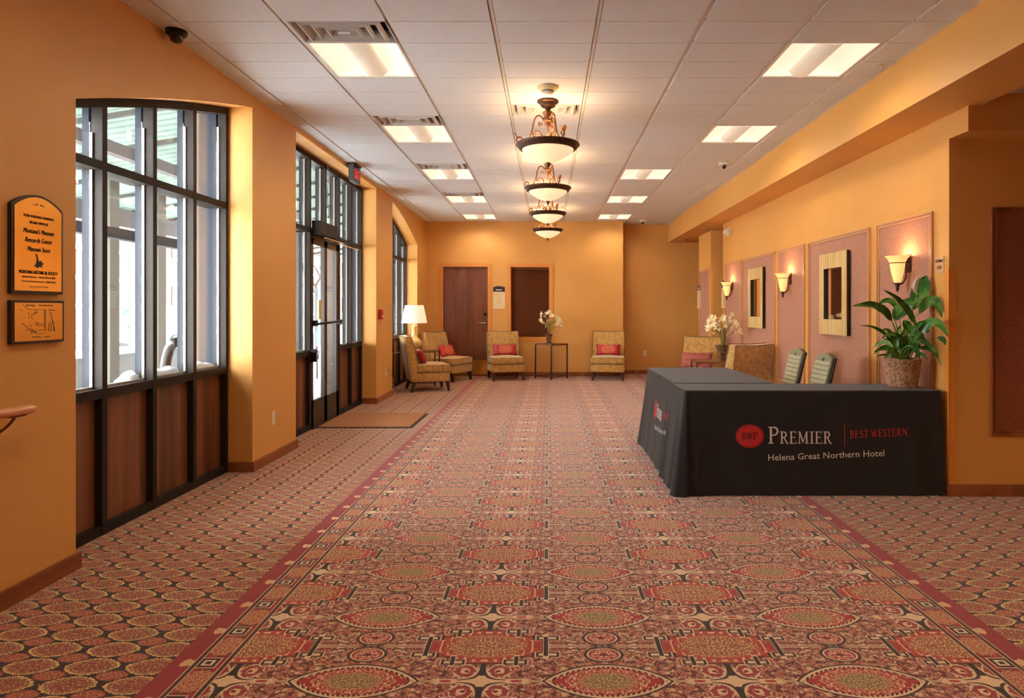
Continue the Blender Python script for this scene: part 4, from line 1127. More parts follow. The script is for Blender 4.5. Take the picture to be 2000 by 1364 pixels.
# ------------------------------------------------------------------ slipper chairs (local: faces -Y)
def soft(bm, x0, x1, y0, y1, z0, z1, r=.025, puff=.0):
    b2 = bmesh.new(); bx(b2, x0, x1, y0, y1, z0, z1)
    bmesh.ops.bevel(b2, geom=list(b2.edges), offset=r, segments=3, profile=.5, affect='EDGES')
    if puff:
        bmesh.ops.subdivide_edges(b2, edges=[e for e in b2.edges if e.calc_length() > .15], cuts=5, use_grid_fill=True)
        cx, cy, cz = (x0 + x1) / 2, (y0 + y1) / 2, (z0 + z1) / 2
        for v in b2.verts:
            u = (v.co.x - cx) / (x1 - x0) * 2; w = (v.co.y - cy) / (y1 - y0) * 2
            if v.co.z > cz: v.co.z += puff * (1 - min(1, u * u)) * (1 - min(1, w * w))
    for f in b2.faces: f.smooth = True
    merge(bm, b2)
def slipper_proto(label, loc, rot):
    t = thing('slipper_chair', label, 'chair', loc, rot, 'gold velvet slipper chairs')
    o = lambda n, b, m, p=t: obj(n, b, m, p, world=False)
    bm = bmesh.new(); soft(bm, -.31, .31, -.34, .24, .155, .30, .02); o('seat_base', bm, M_velvet)
    bm = bmesh.new(); soft(bm, -.312, .312, -.355, .20, .30, .425, .035, .03); cush = o('seat_cushion', bm, M_velvet)
    bm = bmesh.new()
    for z in (.312, .415):
        y0, y1, x = -.357, .19, .314
        tube(bm, [(-x, y1, z), (-x, y0 + .03, z), (-x + .03, y0, z), (x - .03, y0, z), (x, y0 + .03, z), (x, y1, z)], .004, 6)
    o('piping', bm, M_pipe, cush)
    bm = bmesh.new()
    b2 = bmesh.new()
    prof = [(.16, .17), (.17, .42), (.215, .66), (.275, .885), (.385, .87), (.355, .66), (.32, .42), (.27, .155)]
    prism(b2, prof, 'x', -.302, .302)
    bmesh.ops.bevel(b2, geom=[e for e in b2.edges], offset=.02, segments=3, profile=.5, affect='EDGES')
    bmesh.ops.subdivide_edges(b2, edges=[e for e in b2.edges if abs(e.verts[0].co.x - e.verts[1].co.x) > .3], cuts=6)
    for v in b2.verts:
        u = v.co.x / .31
        if v.co.z > .8: v.co.z += .012 * u * u
        v.co.y += .015 * (1 - u * u) * (-1 if False else 1) * max(0, v.co.z - .4)
    for f in b2.faces: f.smooth = True
    merge(bm, b2); back = o('backrest', bm, M_velvet)
    bm = bmesh.new()
    for s in (-1, 1):
        tube(bm, [(s * .306, .166, .44), (s * .306, .213, .66), (s * .306, .275, .885)], .0045, 6); tube(bm, [(s * .306, .33, .42), (s * .306, .365, .66), (s * .306, .388, .872)], .0045, 6)
    tube(bm, [(-.306, .275, .898), (0, .283, .888), (.306, .275, .898)], .0045, 6); tube(bm, [(-.306, .388, .884), (0, .396, .872), (.306, .388, .884)], .0045, 6)
    o('piping', bm, M_pipe, back)
    for sx in (-1, 1):
        for y, sl in ((-.30, -.025), (.22, .05)):
            bm = bmesh.new(); x = sx * .27
            A = [bm.verts.new((x + a, y + b, .16)) for a, b in ((-.028, -.028), (.028, -.028), (.028, .028), (-.028, .028))]
            B = [bm.verts.new((x + a * .6 + sx * .008, y + b * .6 + sl, 0)) for a, b in ((-.028, -.028), (.028, -.028), (.028, .028), (-.028, .028))]
            bm.faces.new(A[::-1]); bm.faces.new(B)
            for i in range(4): bm.faces.new((A[i], B[i], B[(i + 1) % 4], A[(i + 1) % 4]))
            o('leg', bm, M_darkw)
    return t
R = math.radians
CHA = [('gold velvet slipper chair facing the room, in front of the oak door', (-.80, 11.93, 0), R(14)),
       ('gold velvet slipper chair against the back wall, right of the flower table', (1.14, 11.95, 0), R(-7)),
       ('gold velvet slipper chair seen in profile, nearer of the pair by the lamp', (-2.0, 10.33, 0), R(111)),
       ('gold velvet slipper chair behind the lamp, near the oak door', (-1.86, 11.74, 0), R(62)),
       ('gold slipper chair with its back to the camera behind the black tables', (2.33, 7.98, 0), R(206)),
       ('gold slipper chair facing the camera on the far right, partly hidden by tables', (2.30, 9.50, 0), R(-22))]
ch = slipper_proto(*CHA[0])
for lb, loc, r in CHA[1:]: dup(ch, loc, r, lb)

def pillow(name, label, loc, rotz, tilt, w, h, m, group=None, th=.055):
    b = bmesh.new(); n = 14; G = {}
    for s in (1, -1):
        for i in range(n + 1):
            for j in range(n + 1):
                if s == -1 and (i in (0, n) or j in (0, n)): G[s, i, j] = G[1, i, j]; continue
                u, v = -1 + 2 * i / n, -1 + 2 * j / n
                k = 1 - .10 * (1 - abs(u) ** 2) * abs(v) ** 3; k2 = 1 - .08 * (1 - abs(v) ** 2) * abs(u) ** 3
                t_ = th * ((1 - u ** 4) * (1 - v ** 4)) ** .55
                G[s, i, j] = b.verts.new((u * w / 2 * k2, -s * t_, v * h / 2 * k))
    for s in (1, -1):
        for i in range(n):
            for j in range(n):
                q = (G[s, i, j], G[s, i + 1, j], G[s, i + 1, j + 1], G[s, i, j + 1])
                f = b.faces.new(q if s == 1 else q[::-1]); f.smooth = True
    o = obj(name, b, m); tag(o, label, 'pillow', group)
    o.location = loc; o.rotation_euler = (Matrix.Rotation(rotz, 4, 'Z') @ Matrix.Rotation(tilt, 4, 'X')).to_euler()
    return o
pillow('throw_pillow', 'red pillow with orange swirl on the chair by the oak door', (-.815, 11.985, .545), R(14), R(-20), .46, .22, M_pil1)
pillow('throw_pillow', 'red pillow with orange swirl on the chair right of the flower table', (1.15, 12.03, .545), R(-5), R(-20), .46, .22, M_pil1)
pillow('throw_pillow', 'dark red pillow leaning on the profile chair by the lamp', (-2.07, 10.28, .555), R(111), R(-26), .40, .24, M_pil2)
pillow('throw_pillow', 'red patterned pillow on the chair behind the lamp table', (-1.87, 11.72, .545), R(62), R(-26), .44, .24, M_pil1)
pillow('throw_pillow', 'dusty rose pillow on the far right chair behind the black tables', (2.22, 9.45, .55), R(-22), R(-22), .48, .26, M_throw)

# side tables
def side_table(label, loc, rot, s, h, top_m, group='square side tables with thin metal legs'):
    t = thing('side_table', label, 'table', loc, rot, group)
    o = lambda n, b, m: obj(n, b, m, t, world=False)
    bm = bmesh.new(); rbx(bm, -s / 2, s / 2, -s / 2, s / 2, h - .028, h, .003, 2); o('table_top', bm, top_m)
    a = s / 2 - .012
    for sx in (-1, 1):
        for sy in (-1, 1):
            bm = bmesh.new(); bx(bm, sx * a - .011, sx * a + .011, sy * a - .011, sy * a + .011, 0, h - .028); o('leg', bm, M_tleg)
    bm = bmesh.new()
    for sy in (-1, 1): bx(bm, -a, a, sy * a - .008, sy * a + .008, .04, .056)
    for sx in (-1, 1): bx(bm, sx * a - .008, sx * a + .008, -a, a, .04, .056)
    o('base_rail', bm, M_tleg)
side_table('square table turned corner-on with flowers, against the back wall', (.065, 12.04, 0), R(45), .45, .665, M_tabw)
side_table('walnut side table under the lamp, between the window chairs', (-2.17, 11.09, 0), R(0), .48, .60, M_tabw)
side_table('walnut side table with flowers, between the far right chairs', (2.28, 8.80, 0), R(-4), .50, .60, M_tabw)

# lamp
lx, ly, lz = -2.325, 11.0, .601
t = thing('table_lamp', 'table lamp with white shade and gold gourd base by the far window', 'lamp', (lx, ly, lz))
bm = bmesh.new(); lathe(bm, [(0, lz), (.075, lz), (.08, lz + .008), (.062, lz + .018), (.095, lz + .045), (.128, lz + .085), (.135, lz + .125), (.122, lz + .165), (.085, lz + .205), (.052, lz + .245), (.042, lz + .285), (.040, lz + .40), (.048, lz + .415), (.036, lz + .43), (0, lz + .43)], 40, lx, ly); obj('lamp_base', bm, M_ceram, t)
bm = bmesh.new(); lathe(bm, [(.012, lz + .43), (.012, lz + .50), (0, lz + .50)], 12, lx, ly); tube(bm, [(lx - .14, ly, lz + .76), (lx + .14, ly, lz + .76)], .002, 6); tube(bm, [(lx, ly, lz + .5), (lx, ly, lz + .77)], .003, 6); obj('harp', bm, M_chrome, t)
bm = bmesh.new(); lathe(bm, [(.222, lz + .475), (.158, lz + .785), (.156, lz + .785), (.220, lz + .475), (.222, lz + .475)], 48, lx, ly); obj('lamp_shade', bm, M_shade, t)
bm = bmesh.new(); b2 = bmesh.new(); bmesh.ops.create_icosphere(b2, subdivisions=2, radius=.035); merge(bm, b2, 0, Matrix.Translation((lx, ly, lz + .56))); obj('bulb', bm, mat('lamp_bulb', (1, .9, .7, 1), .5, emit=(1, .75, .45, 1), estr=4), t)
L = bpy.data.lights.new('lamp_bulb', 'POINT'); L.energy = 9; L.color = (1, .74, .48); L.shadow_soft_size = .04
o = bpy.data.objects.new('lamp_bulb', L); o.location = (lx, ly, lz + .64); C.objects.link(o)
bm = bmesh.new()
tube(bm, [(XL + .009, 9.28, .42), (XL + .05, 9.30, .425), (XL + .06, 9.45, .30), (XL + .05, 9.62, .12), (XL + .07, 9.72, .012), (-2.30, 9.80, .008), (-2.40, 9.95, .008), (-2.34, 10.1, .008), (-2.44, 10.2, .01), (-2.50, 10.15, .12), (-2.535, 10.02, .30), (-2.53, 10.02, .45), (-2.51, 10.25, .60), (-2.46, 10.6, .60), (-2.425, 10.9, .606)], .004, 6)
tag(obj('lamp_cord', bm, mat('brown_cord', srgb(150, 120, 90), .5)), 'thin lamp cord running from the outlet behind the window chairs', 'cord')

# flower arrangements
def blossom(bm, c, d, s, rnd):
    d = d.normalized(); u = d.orthogonal().normalized(); w = d.cross(u)
    for k in range(6):
        a = 2 * PI * k / 6 + rnd; r = u * math.cos(a) + w * math.sin(a); q = d.cross(r)
        rows = []
        for i in range(5):
            t = i / 4; p = c + r * (s * (.12 + .88 * t ** 1.1)) + d * (s * (.75 * math.sin(t * 1.9) - .1)); wd = s * .20 * math.sin(PI * min(1, .15 + t * .85))
            rows.append([bm.verts.new(p - q * wd), bm.verts.new(p - d * s * .04), bm.verts.new(p + q * wd)])
        for i in range(4):
            for j in range(2):
                f = bm.faces.new((rows[i][j], rows[i][j + 1], rows[i + 1][j + 1], rows[i + 1][j])); f.smooth = True
def blade(bm, pts, w, up=None):
    pts = [Vector(p) for p in pts]; n = len(pts); rows = []
    for i, p in enumerate(pts):
        t = (pts[min(i + 1, n - 1)] - pts[max(i - 1, 0)]).normalized()
        s = t.cross(up or Vector((0, 0, 1))); s = s.normalized() if s.length > 1e-4 else Vector((1, 0, 0))
        wd = w * math.sin(PI * min(1, .18 + .82 * (i / (n - 1))) ** 1.0) + .0004
        rows.append([bm.verts.new(p - s * wd), bm.verts.new(p + s * wd)])
    for i in range(n - 1):
        f = bm.faces.new((rows[i][0], rows[i][1], rows[i + 1][1], rows[i + 1][0])); f.smooth = True
def flowers(loc, label, seed, sc, nfl=17, spread=.23, hgt=.43, lean=0):
    random.seed(seed)
    t = thing('flower_arrangement', label, 'flowers', loc, 0, 'cream lily arrangements in mosaic vases')
    L = Vector(loc)
    bm = bmesh.new(); b2 = bmesh.new()
    s0, s1, h = .048 * sc, .075 * sc, .19 * sc
    lv = [(s0 * .95, 0), (s0 * .9, h * .3), (s0 * 1.05, h * .6), (s1 * .9, h * .95), (s1, h)]
    rings = [[b2.verts.new((a * x, a * y, z)) for x, y in ((-1, -1), (1, -1), (1, 1), (-1, 1))] for a, z in lv]
    rings += [[b2.verts.new((s1 * .9 * x, s1 * .9 * y, h)) for x, y in ((-1, -1), (1, -1), (1, 1), (-1, 1))], [b2.verts.new((s1 * .85 * x, s1 * .85 * y, h * .9)) for x, y in ((-1, -1), (1, -1), (1, 1), (-1, 1))]]
    for A, B in zip(rings[:-1], rings[1:]):
        for i in range(4): b2.faces.new((A[i], A[(i + 1) % 4], B[(i + 1) % 4], B[i]))
    b2.faces.new(rings[-1]); b2.faces.new(rings[0][::-1])
    merge(bm, b2, 0, Matrix.Translation(L) @ Matrix.Rotation(.12, 4, 'Z')); obj('vase', bm, M_vase, t)
    for k in range(nfl):
        a = random.uniform(0, 2 * PI); rr = spread * math.sqrt(random.random()); z = h + hgt * (1 - .55 * (rr / spread) ** 2) * random.uniform(.55, 1)
        tip = L + Vector((rr * math.cos(a) + lean * (z / hgt), rr * math.sin(a) * .6, z))
        base = L + Vector((random.uniform(-.02, .02), random.uniform(-.02, .02), h * .9))
        mid = base + Vector((0, 0, (tip.z - base.z) * .7)) + (tip - base) * .15
        bm = bmesh.new(); tube(bm, bez(base, mid, tip, n=8), .0028, 5); obj('stem', bm, M_grass, t)
        bm = bmesh.new(); dd = (tip - mid) + Vector((random.uniform(-.1, .1), -.10, random.uniform(-.05, .06)))
        blossom(bm, tip, dd, .052 * random.uniform(.75, 1.1), random.random()); 
        if random.random() < .6: blossom(bm, tip + Vector((random.uniform(-.03, .03), -.01, -.045)), dd + Vector((random.uniform(-.2, .2), -.1, 0)), .034, random.random())
        obj('blossom', bm, M_lily, t)
    for k in range(10):
        a = random.uniform(0, 2 * PI); rr = random.uniform(.16, .34); base = L + Vector((0, 0, h * .9)); z = h + random.uniform(.02, .34)
        tip = L + Vector((rr * math.cos(a), rr * math.sin(a) * .5, z - .04)); mid = base + Vector(((tip.x - base.x) * .45, (tip.y - base.y) * .45, (z - h) + .16))
        bm = bmesh.new(); blade(bm, bez(base, mid, tip, n=9), .007); obj('leaf_blade', bm, M_grass, t)
flowers((.02, 12.02, .6655), 'cream lilies in a dark vase on the table at the back wall', 5, .95, nfl=24, spread=.24, hgt=.50)
flowers((2.42, 8.74, .6005), 'cream lilies in a dark vase on the far right side table', 11, 1.15, nfl=28, spread=.24, hgt=.50)

# ------------------------------------------------------------------ black cloth registration tables
HT = .737
def smooth(x): x = max(0, min(1, x)); return x * x * (3 - 2 * x)
def cloth(name, x0, x1, y0, y1, flare, wav, label, seed, corner_extra=0.0):
    """flare: dict side->outward flare at the hem ; wav: amplitude of folds"""
    random.seed(seed); bm = bmesh.new()
    per = []   # (x, y, nx, ny, side weights)
    r = .02; st = .014
    def seg(p0, p1, nrm, fl):
        L_ = math.dist(p0, p1); n = max(2, int(L_ / st))
        for i in range(n): u = i / n; per.append((p0[0] + (p1[0] - p0[0]) * u, p0[1] + (p1[1] - p0[1]) * u, nrm[0], nrm[1], fl, u * L_, L_))
    def arc(c, a0, f0, f1):
        n = 12
        for i in range(n):
            u = i / n; a = a0 + u * PI / 2
            per.append((c[0] + r * math.cos(a), c[1] + r * math.sin(a), math.cos(a), math.sin(a), f0 + (f1 - f0) * u, -1, 0))
    F_ = flare
    seg((x0 + r, y0), (x1 - r, y0), (0, -1), F_['f']); arc((x1 - r, y0 + r), -PI / 2, F_['f'], F_['r'])
    seg((x1, y0 + r), (x1, y1 - r), (1, 0), F_['r']); arc((x1 - r, y1 - r), 0, F_['r'], F_['b'])
    seg((x1 - r, y1), (x0 + r, y1), (0, 1), F_['b']); arc((x0 + r, y1 - r), PI / 2, F_['b'], F_['l'])
    seg((x0, y1 - r), (x0, y0 + r), (-1, 0), F_['l']); arc((x0 + r, y0 + r), PI, F_['l'], F_['f'])
    N = len(per); ph = [random.uniform(0, 6.28) for _ in range(6)]
    lev = [0, .004, .010, .02, .05, .1, .17, .25, .34, .43, .52, .60, .66, .70, .725, .733]
    rows = []
    for d in lev:
        t = d / .733; row = []
        for k, (x, y, nx, ny, fl, s, L_) in enumerate(per):
            a = k * st
            edge = 1.0 if s < 0 else max(0, 1 - min(s, L_ - s) / .28)
            amp = wav * (.22 + 1.4 * edge)
            f = amp * smooth(t * 1.3) * (math.sin(a * 21 + ph[0]) * .6 + math.sin(a * 37 + ph[1]) * .3 + math.sin(a * 9 + ph[2]) * .5)
            off = .004 + fl * t ** 1.15 + f * ((.5 if fl > .006 else fl * 6) if fl < .05 else 1) + (corner_extra * t if s < 0 else 0)
            if d < .012: off = .004 * (d / .010)
            row.append(bm.verts.new((x + nx * off, y + ny * off, HT - d + .0008 * math.sin(a * 5) * (1 - t))))
        rows.append(row)
    for A, B in zip(rows[:-1], rows[1:]):
        for k in range(N):
            f = bm.faces.new((A[k], B[k], B[(k + 1) % N], A[(k + 1) % N])); f.smooth = True
    # inner top inset so the rim reads rounded
    inner = []
    for k, (x, y, nx, ny, *_r) in enumerate(per): inner.append(bm.verts.new((x - nx * .012, y - ny * .012, HT + .003)))
    for k in range(N): bm.faces.new((inner[k], rows[0][k], rows[0][(k + 1) % N], inner[(k + 1) % N])).smooth = True
    bm.faces.new(inner)
    o = obj(name, bm, M_cloth)
    tag(o, label, 'tablecloth', 'black tablecloths'); return o
cl1 = cloth('tablecloth', .965, 2.775, 4.455, 4.875, {'f': .012, 'r': .01, 'b': .0, 'l': .085}, .020, 'black cloth with hotel lettering on the front table facing the camera', 2, .02)
cl2 = cloth('tablecloth', .985, 1.765, 4.915, 6.22, {'f': .004, 'r': .04, 'b': .06, 'l': .085}, .017, 'black cloth on the second table reaching back behind the front table', 4, .03)

# stroke lettering with serifs
def stroke(bm, pts, w0, M, w1=None):
    pts = [Vector((p[0], p[1], 0)) for p in pts]; n = len(pts); rows = []
    for i, p in enumerate(pts):
        t = (pts[min(i + 1, n - 1)] - pts[max(i - 1, 0)]).normalized(); s = Vector((-t.y, t.x, 0))
        w = w0 if w1 is None else w0 + (w1 - w0) * math.sin(PI * i / (n - 1))
        rows.append((M(p + s * w / 2), M(p - s * w / 2)))
    for i in range(n - 1):
        a, b = rows[i]; c, d = rows[i + 1]
        bm.faces.new([bm.verts.new(q) for q in (a, b, d, c)])
def arcp(cx, cy, rx, ry, a0, a1, n=12): return [(cx + rx * math.cos(R(a0 + (a1 - a0) * i / n)), cy + ry * math.sin(R(a0 + (a1 - a0) * i / n))) for i in range(n + 1)]
ST, TH, SE = .13, .06, .05
def ser(x, y, w=.30): return ([(x - w / 2, y), (x + w / 2, y)], SE)
GL = {
 'P': (.66, [([(.17, 0), (.17, 1)], ST), ser(.17, .025, .34), ser(.13, .975, .26), ([(.17, .965), (.34, .965)] + arcp(.36, .735, .22, .23, 90, -90) + [(.2, .505)], TH, .11)]),
 'R': (.74, [([(.17, 0), (.17, 1)], ST), ser(.17, .025, .34), ser(.13, .975, .26), ([(.17, .965), (.32, .965)] + arcp(.34, .745, .20, .22, 90, -90) + [(.2, .525)], TH, .11), ([(.34, .52), (.62, .03), (.72, .02)], .11)]),
 'E': (.66, [([(.17, 0), (.17, 1)], ST), ([(.02, .03), (.58, .03)], TH), ([(.02, .97), (.56, .97)], TH), ([(.17, .52), (.46, .52)], TH), ([(.575, 0), (.60, .20)], .04), ([(.555, 1), (.565, .82)], .04), ([(.46, .42), (.46, .62)], .04)]),
 'M': (1.0, [([(.15, 0), (.18, .97)], .07), ([(.80, 0), (.78, .97)], ST), ([(.18, .98), (.48, .10)], .12), ([(.48, .10), (.77, .97)], .06), ser(.14, .025, .28), ser(.81, .025, .34), ser(.12, .975, .2), ser(.84, .975, .2)]),
 'I': (.36, [([(.17, 0), (.17, 1)], ST), ser(.17, .025, .32), ser(.17, .975, .32)]),
 'B': (.68, [([(.17, 0), (.17, 1)], ST), ser(.1, .025, .2), ser(.1, .975, .2), ([(.1, .965), (.30, .965)] + arcp(.31, .755, .19, .21, 90, -90) + [(.2, .545)], TH, .11), ([(.2, .545)] + arcp(.34, .29, .23, .255, 90, -90) + [(.1, .035)], TH, .11)]),
 'S': (.56, [(arcp(.27, .735, .17, .22, 30, 200, 10) + arcp(.27, .27, .19, .24, 60, -160, 12), .075, .11)]),
 'T': (.66, [([(.32, 0), (.32, .97)], ST), ([(.03, .965), (.61, .965)], TH), ([(.04, .98), (.04, .78)], .04), ([(.60, .98), (.60, .78)], .04), ser(.32, .025, .32)]),
 'W': (1.0, [([(.10, .97), (.30, .02)], .12), ([(.30, .02), (.50, .92)], .06), ([(.50, .92), (.70, .02)], .12), ([(.70, .02), (.90, .97)], .06), ser(.1, .975, .26), ser(.9, .975, .24), ser(.5, .975, .16)]),
 'N': (.80, [([(.15, 0), (.15, .97)], .06), ([(.65, 0), (.65, .97)], .06), ([(.14, .97), (.66, .03)], .13), ser(.15, .025, .26), ser(.10, .975, .18), ser(.66, .975, .26)]),
 '.': (.2, [([(.04, .05), (.14, .05)], .10)]), ' ': (.35, [])}
def serif_text(bm, s, x, y, size, M, small=1.0, slope=0.0, sx=1.0):
    for i, ch_ in enumerate(s):
        k = size * (small if (small != 1 and i > 0) else 1.0); w, ss = GL[ch_]
        for st_ in ss:
            pts, w0 = st_[0], st_[1]; w1 = st_[2] if len(st_) > 2 else None
            x_, k_ = x, k
            stroke(bm, pts, w0, lambda p: M(x_ + p.x * k_ * sx, y + slope * (x_ - x0_) + p.y * k_), w1)
        x += w * k * sx + k * .06
    return x
def disc(bm, M, cx, cy, rx, ry, r0=0.0, n=40):
    for i in range(n):
        a, b = 2 * PI * i / n, 2 * PI * (i + 1) / n
        P = lambda t, q: bm.verts.new(M(cx + rx * q * math.cos(t), cy + ry * q * math.sin(t)))
        if r0 > 0: bm.faces.new((P(a, r0), P(b, r0), P(b, 1), P(a, 1)))
        else: bm.faces.new((bm.verts.new(M(cx, cy)), P(a, 1), P(b, 1)))
def vneck(bm):
    return bm
from mathutils.bvhtree import BVHTree
def logo(cloth_o, side):
    bv = BVHTree.FromPolygons([v.co for v in cloth_o.data.vertices], [p.vertices for p in cloth_o.data.polygons])
    global x0_
    x0_ = 0
    if side == 'front':
        def mk(e):
            def M(u, v):
                x, z = 1.322 + u, .337 + v
                h = bv.ray_cast(Vector((x, 3.5, z)), Vector((0, 1, 0)))[0]
                return (x, (h.y if h else 4.44) - e, z)
            return M
    else:
        k = .56
        def mk(e):
            def M(u, v):
                y, z = 5.62 - u * k, .355 + v * .92
                h = bv.ray_cast(Vector((0, y, z)), Vector((1, 0, 0)))[0]
                return ((h.x if h else .9) - e, y, z)
            return M
    M1, M2 = mk(.0022), mk(.0034)
    red, wht, blk, red2, bar = [bmesh.new() for _ in range(5)]
    disc(red, M1, .099, .082, .099, .082, .93); disc(red, M1, .099, .082, .089, .073)
    x0_ = .3
    serif_text(blk, 'B', .042, .058, .050, M2); serif_text(blk, 'W', .076, .058, .050, M2, sx=.85); serif_text(blk, 'P', .122, .058, .050, M2)
    x0_ = .23
    serif_text(wht, 'PREMIER', .228, .030, .118, M1, small=.72, sx=.96)
    for i in range(10): 
        z0, z1_ = .010 + .0165 * i, .010 + .0165 * (i + 1)
        bar.faces.new([bar.verts.new(M1(*q)) for q in ((.763, z0), (.768, z0), (.768, z1_), (.763, z1_))])
    x0_ = .80
    xn = serif_text(red2, 'BEST', .803, .068, .052, M1, slope=.05, sx=.90)
    red3 = bmesh.new(); serif_text(red3, 'WESTERN.', xn + .016, .068, .052, M1, slope=.05, sx=.90)
    b2 = text_bm('Helena Great Northern Hotel', .072, 0.0, align='LEFT')
    bmesh.ops.triangulate(b2, faces=list(b2.faces))
    xs = [v.co.x for v in b2.verts]; sc = .815 / (max(xs) - min(xs))
    words, last = [], -1
    for f in sorted(b2.faces, key=lambda f: min(v.co.x for v in f.verts)):
        x0w, x1w = min(v.co.x for v in f.verts), max(v.co.x for v in f.verts)
        if not words or x0w - last > .0125: words.append(bmesh.new())
        last = max(last, x1w); wht2 = words[-1]
        wht2.faces.new([wht2.verts.new(M1(.228 + (v.co.x - min(xs)) * sc, -.090 + v.co.y * .88 + .04 * v.co.x * sc)) for v in f.verts])
    for nm, b, m in (('red_emblem', red, M_lred), ('white_serif_lettering', wht, M_lwhite), ('red_word', red2, M_lred), ('red_word', red3, M_lred), ('red_divider_bar', bar, M_lred), ('dark_initials', blk, M_ink)) + tuple(('white_word', b, M_lwhite) for b in words):
        b.normal_update()
        obj(nm, b, m, cloth_o, fix=False)
logo(cl1, 'front'); logo(cl2, 'side')

# ------------------------------------------------------------------ banquet chairs behind the tables (face -X)
def banquet(loc, label, first=None):
    if first: return dup(first, loc, 0, label)
    t = thing('banquet_chair', label, 'chair', loc, 0, 'sage banquet chairs behind the black tables')
    o = lambda n, b, m: obj(n, b, m, t, world=False)
    bm = bmesh.new(); rbx(bm, -.40, .02, -.20, .20, .43, .48, .018, 3); o('seat', bm, M_bfab)
    lean = .235
    b2 = bmesh.new(); hw = .165
    out = [(-hw, .50), (hw, .50), (hw, .905)] + [(hw * .8 - hw * 1.6 * i / 10, .912 + .026 * math.sin(PI * i / 10)) for i in range(11)] + [(-hw, .905)]
    def backp(off0, off1, m, nm, s=1.0):
        b = bmesh.new(); prism(b, [(y * s, z) for y, z in out], 'x', off0, off1)
        for v in b.verts: v.co.x += (v.co.z - .45) * lean
        o(nm, b, m)
    backp(-.018, -.002, M_bfab, 'back_pad', .93); backp(-.0015, .022, M_black, 'back_shell')
    bm = bmesh.new()
    for k in range(9):
        z = .52 + k * .040; b = bmesh.new(); rbx(b, -.024, -.017, -hw * .88, hw * .88, z, z + .030, .003, 2)
        for v in b.verts: v.co.x += (v.co.z - .45) * lean
        merge(bm, b)
    o('back_tufting', bm, M_bfab_p)
    bm = bmesh.new(); b = bmesh.new(); prism(b, [(-.02, .895), (.02, .895), (0, .868)], 'x', -.022, -.0185)
    for v in b.verts: v.co.x += (v.co.z - .45) * lean
    merge(bm, b); o('hand_grip', bm, M_black)
    for sy in (-1, 1):
        bm = bmesh.new(); tube(bm, [(.05 + .10, sy * .185, 0), (.01, sy * .185, .44), (.015, sy * .172, .52), (.115, sy * .172, .90)], .011, 8); o('leg', bm, M_blkm)
        bm = bmesh.new(); tube(bm, [(-.42, sy * .185, 0), (-.37, sy * .185, .43), (0, sy * .185, .43)], .011, 8); o('leg', bm, M_blkm)
    return t
bq = banquet((2.30, 6.08, 0), 'sage banquet chair behind the tables, the farther of two')
banquet((2.27, 5.40, 0), 'sage banquet chair behind the front table, the nearer of two', bq)

# ------------------------------------------------------------------ peace lily in wicker basket
bxp, byp = 2.617, 4.665
t = thing('potted_plant', 'peace lily with one white bloom in a wicker basket on the front table', 'plant', (bxp, byp, HT + .004))
bm = bmesh.new(); z0 = HT + .0045; hb = .205
nst = 26
prof = [(0, 0), (.090, 0), (.094, .006)]
rows = 15
for i in range(rows * 4 + 1):
    u = i / (rows * 4); prof.append((.092 + .028 * u ** 1.1, .008 + (hb - .016) * u))
def rib(u, z):
    q = (z - z0) / hb * rows; row = math.floor(q); fr_ = q - row
    return .030 * math.sin(PI * fr_) * (math.cos(PI * (u * nst + row))) + .012 * math.sin(PI * fr_)
lathe(bm, [(0, z0), (.088, z0), (.090, z0 + .01), (.115, z0 + hb - .01), (.112, z0 + hb - .012), (.106, z0 + hb - .03), (0, z0 + hb - .03)], 48, bxp, byp)
rows = 17
for k in range(rows):
    z = z0 + .007 + (hb - .014) * k / (rows - 1); r0 = .0925 + .028 * ((z - z0) / hb) ** 1.1; m = nst * 5
    tube(bm, [(bxp + (r0 + .0034 * math.cos(PI * (i / 5) + k * PI)) * math.cos(2 * PI * i / m), byp + (r0 + .0034 * math.cos(PI * (i / 5) + k * PI)) * math.sin(2 * PI * i / m), z) for i in range(m + 1)], .0056, 6, cap=False)
basket = obj('basket', bm, M_wick, t)
bm = bmesh.new()
for k in range(nst):
    a = 2 * PI * (k + .5) / nst
    tube(bm, [(bxp + (.093 + .028 * u ** 1.1) * math.cos(a), byp + (.093 + .028 * u ** 1.1) * math.sin(a), z0 + .006 + hb * u * .98) for u in (0, .25, .5, .75, 1)], .0030, 5)
for ph_ in (0, PI):
    tube(bm, [(bxp + .122 * math.cos(a) + .003 * math.cos(a * 20 + ph_) * math.cos(a), byp + .122 * math.sin(a), z0 + hb + .003 * math.sin(a * 20 + ph_)) for a in [2 * PI * i / 100 for i in range(101)]], .0038, 5)
obj('stakes', bm, M_wick, basket)
base0 = Vector((bxp, byp, z0 + hb - .03))
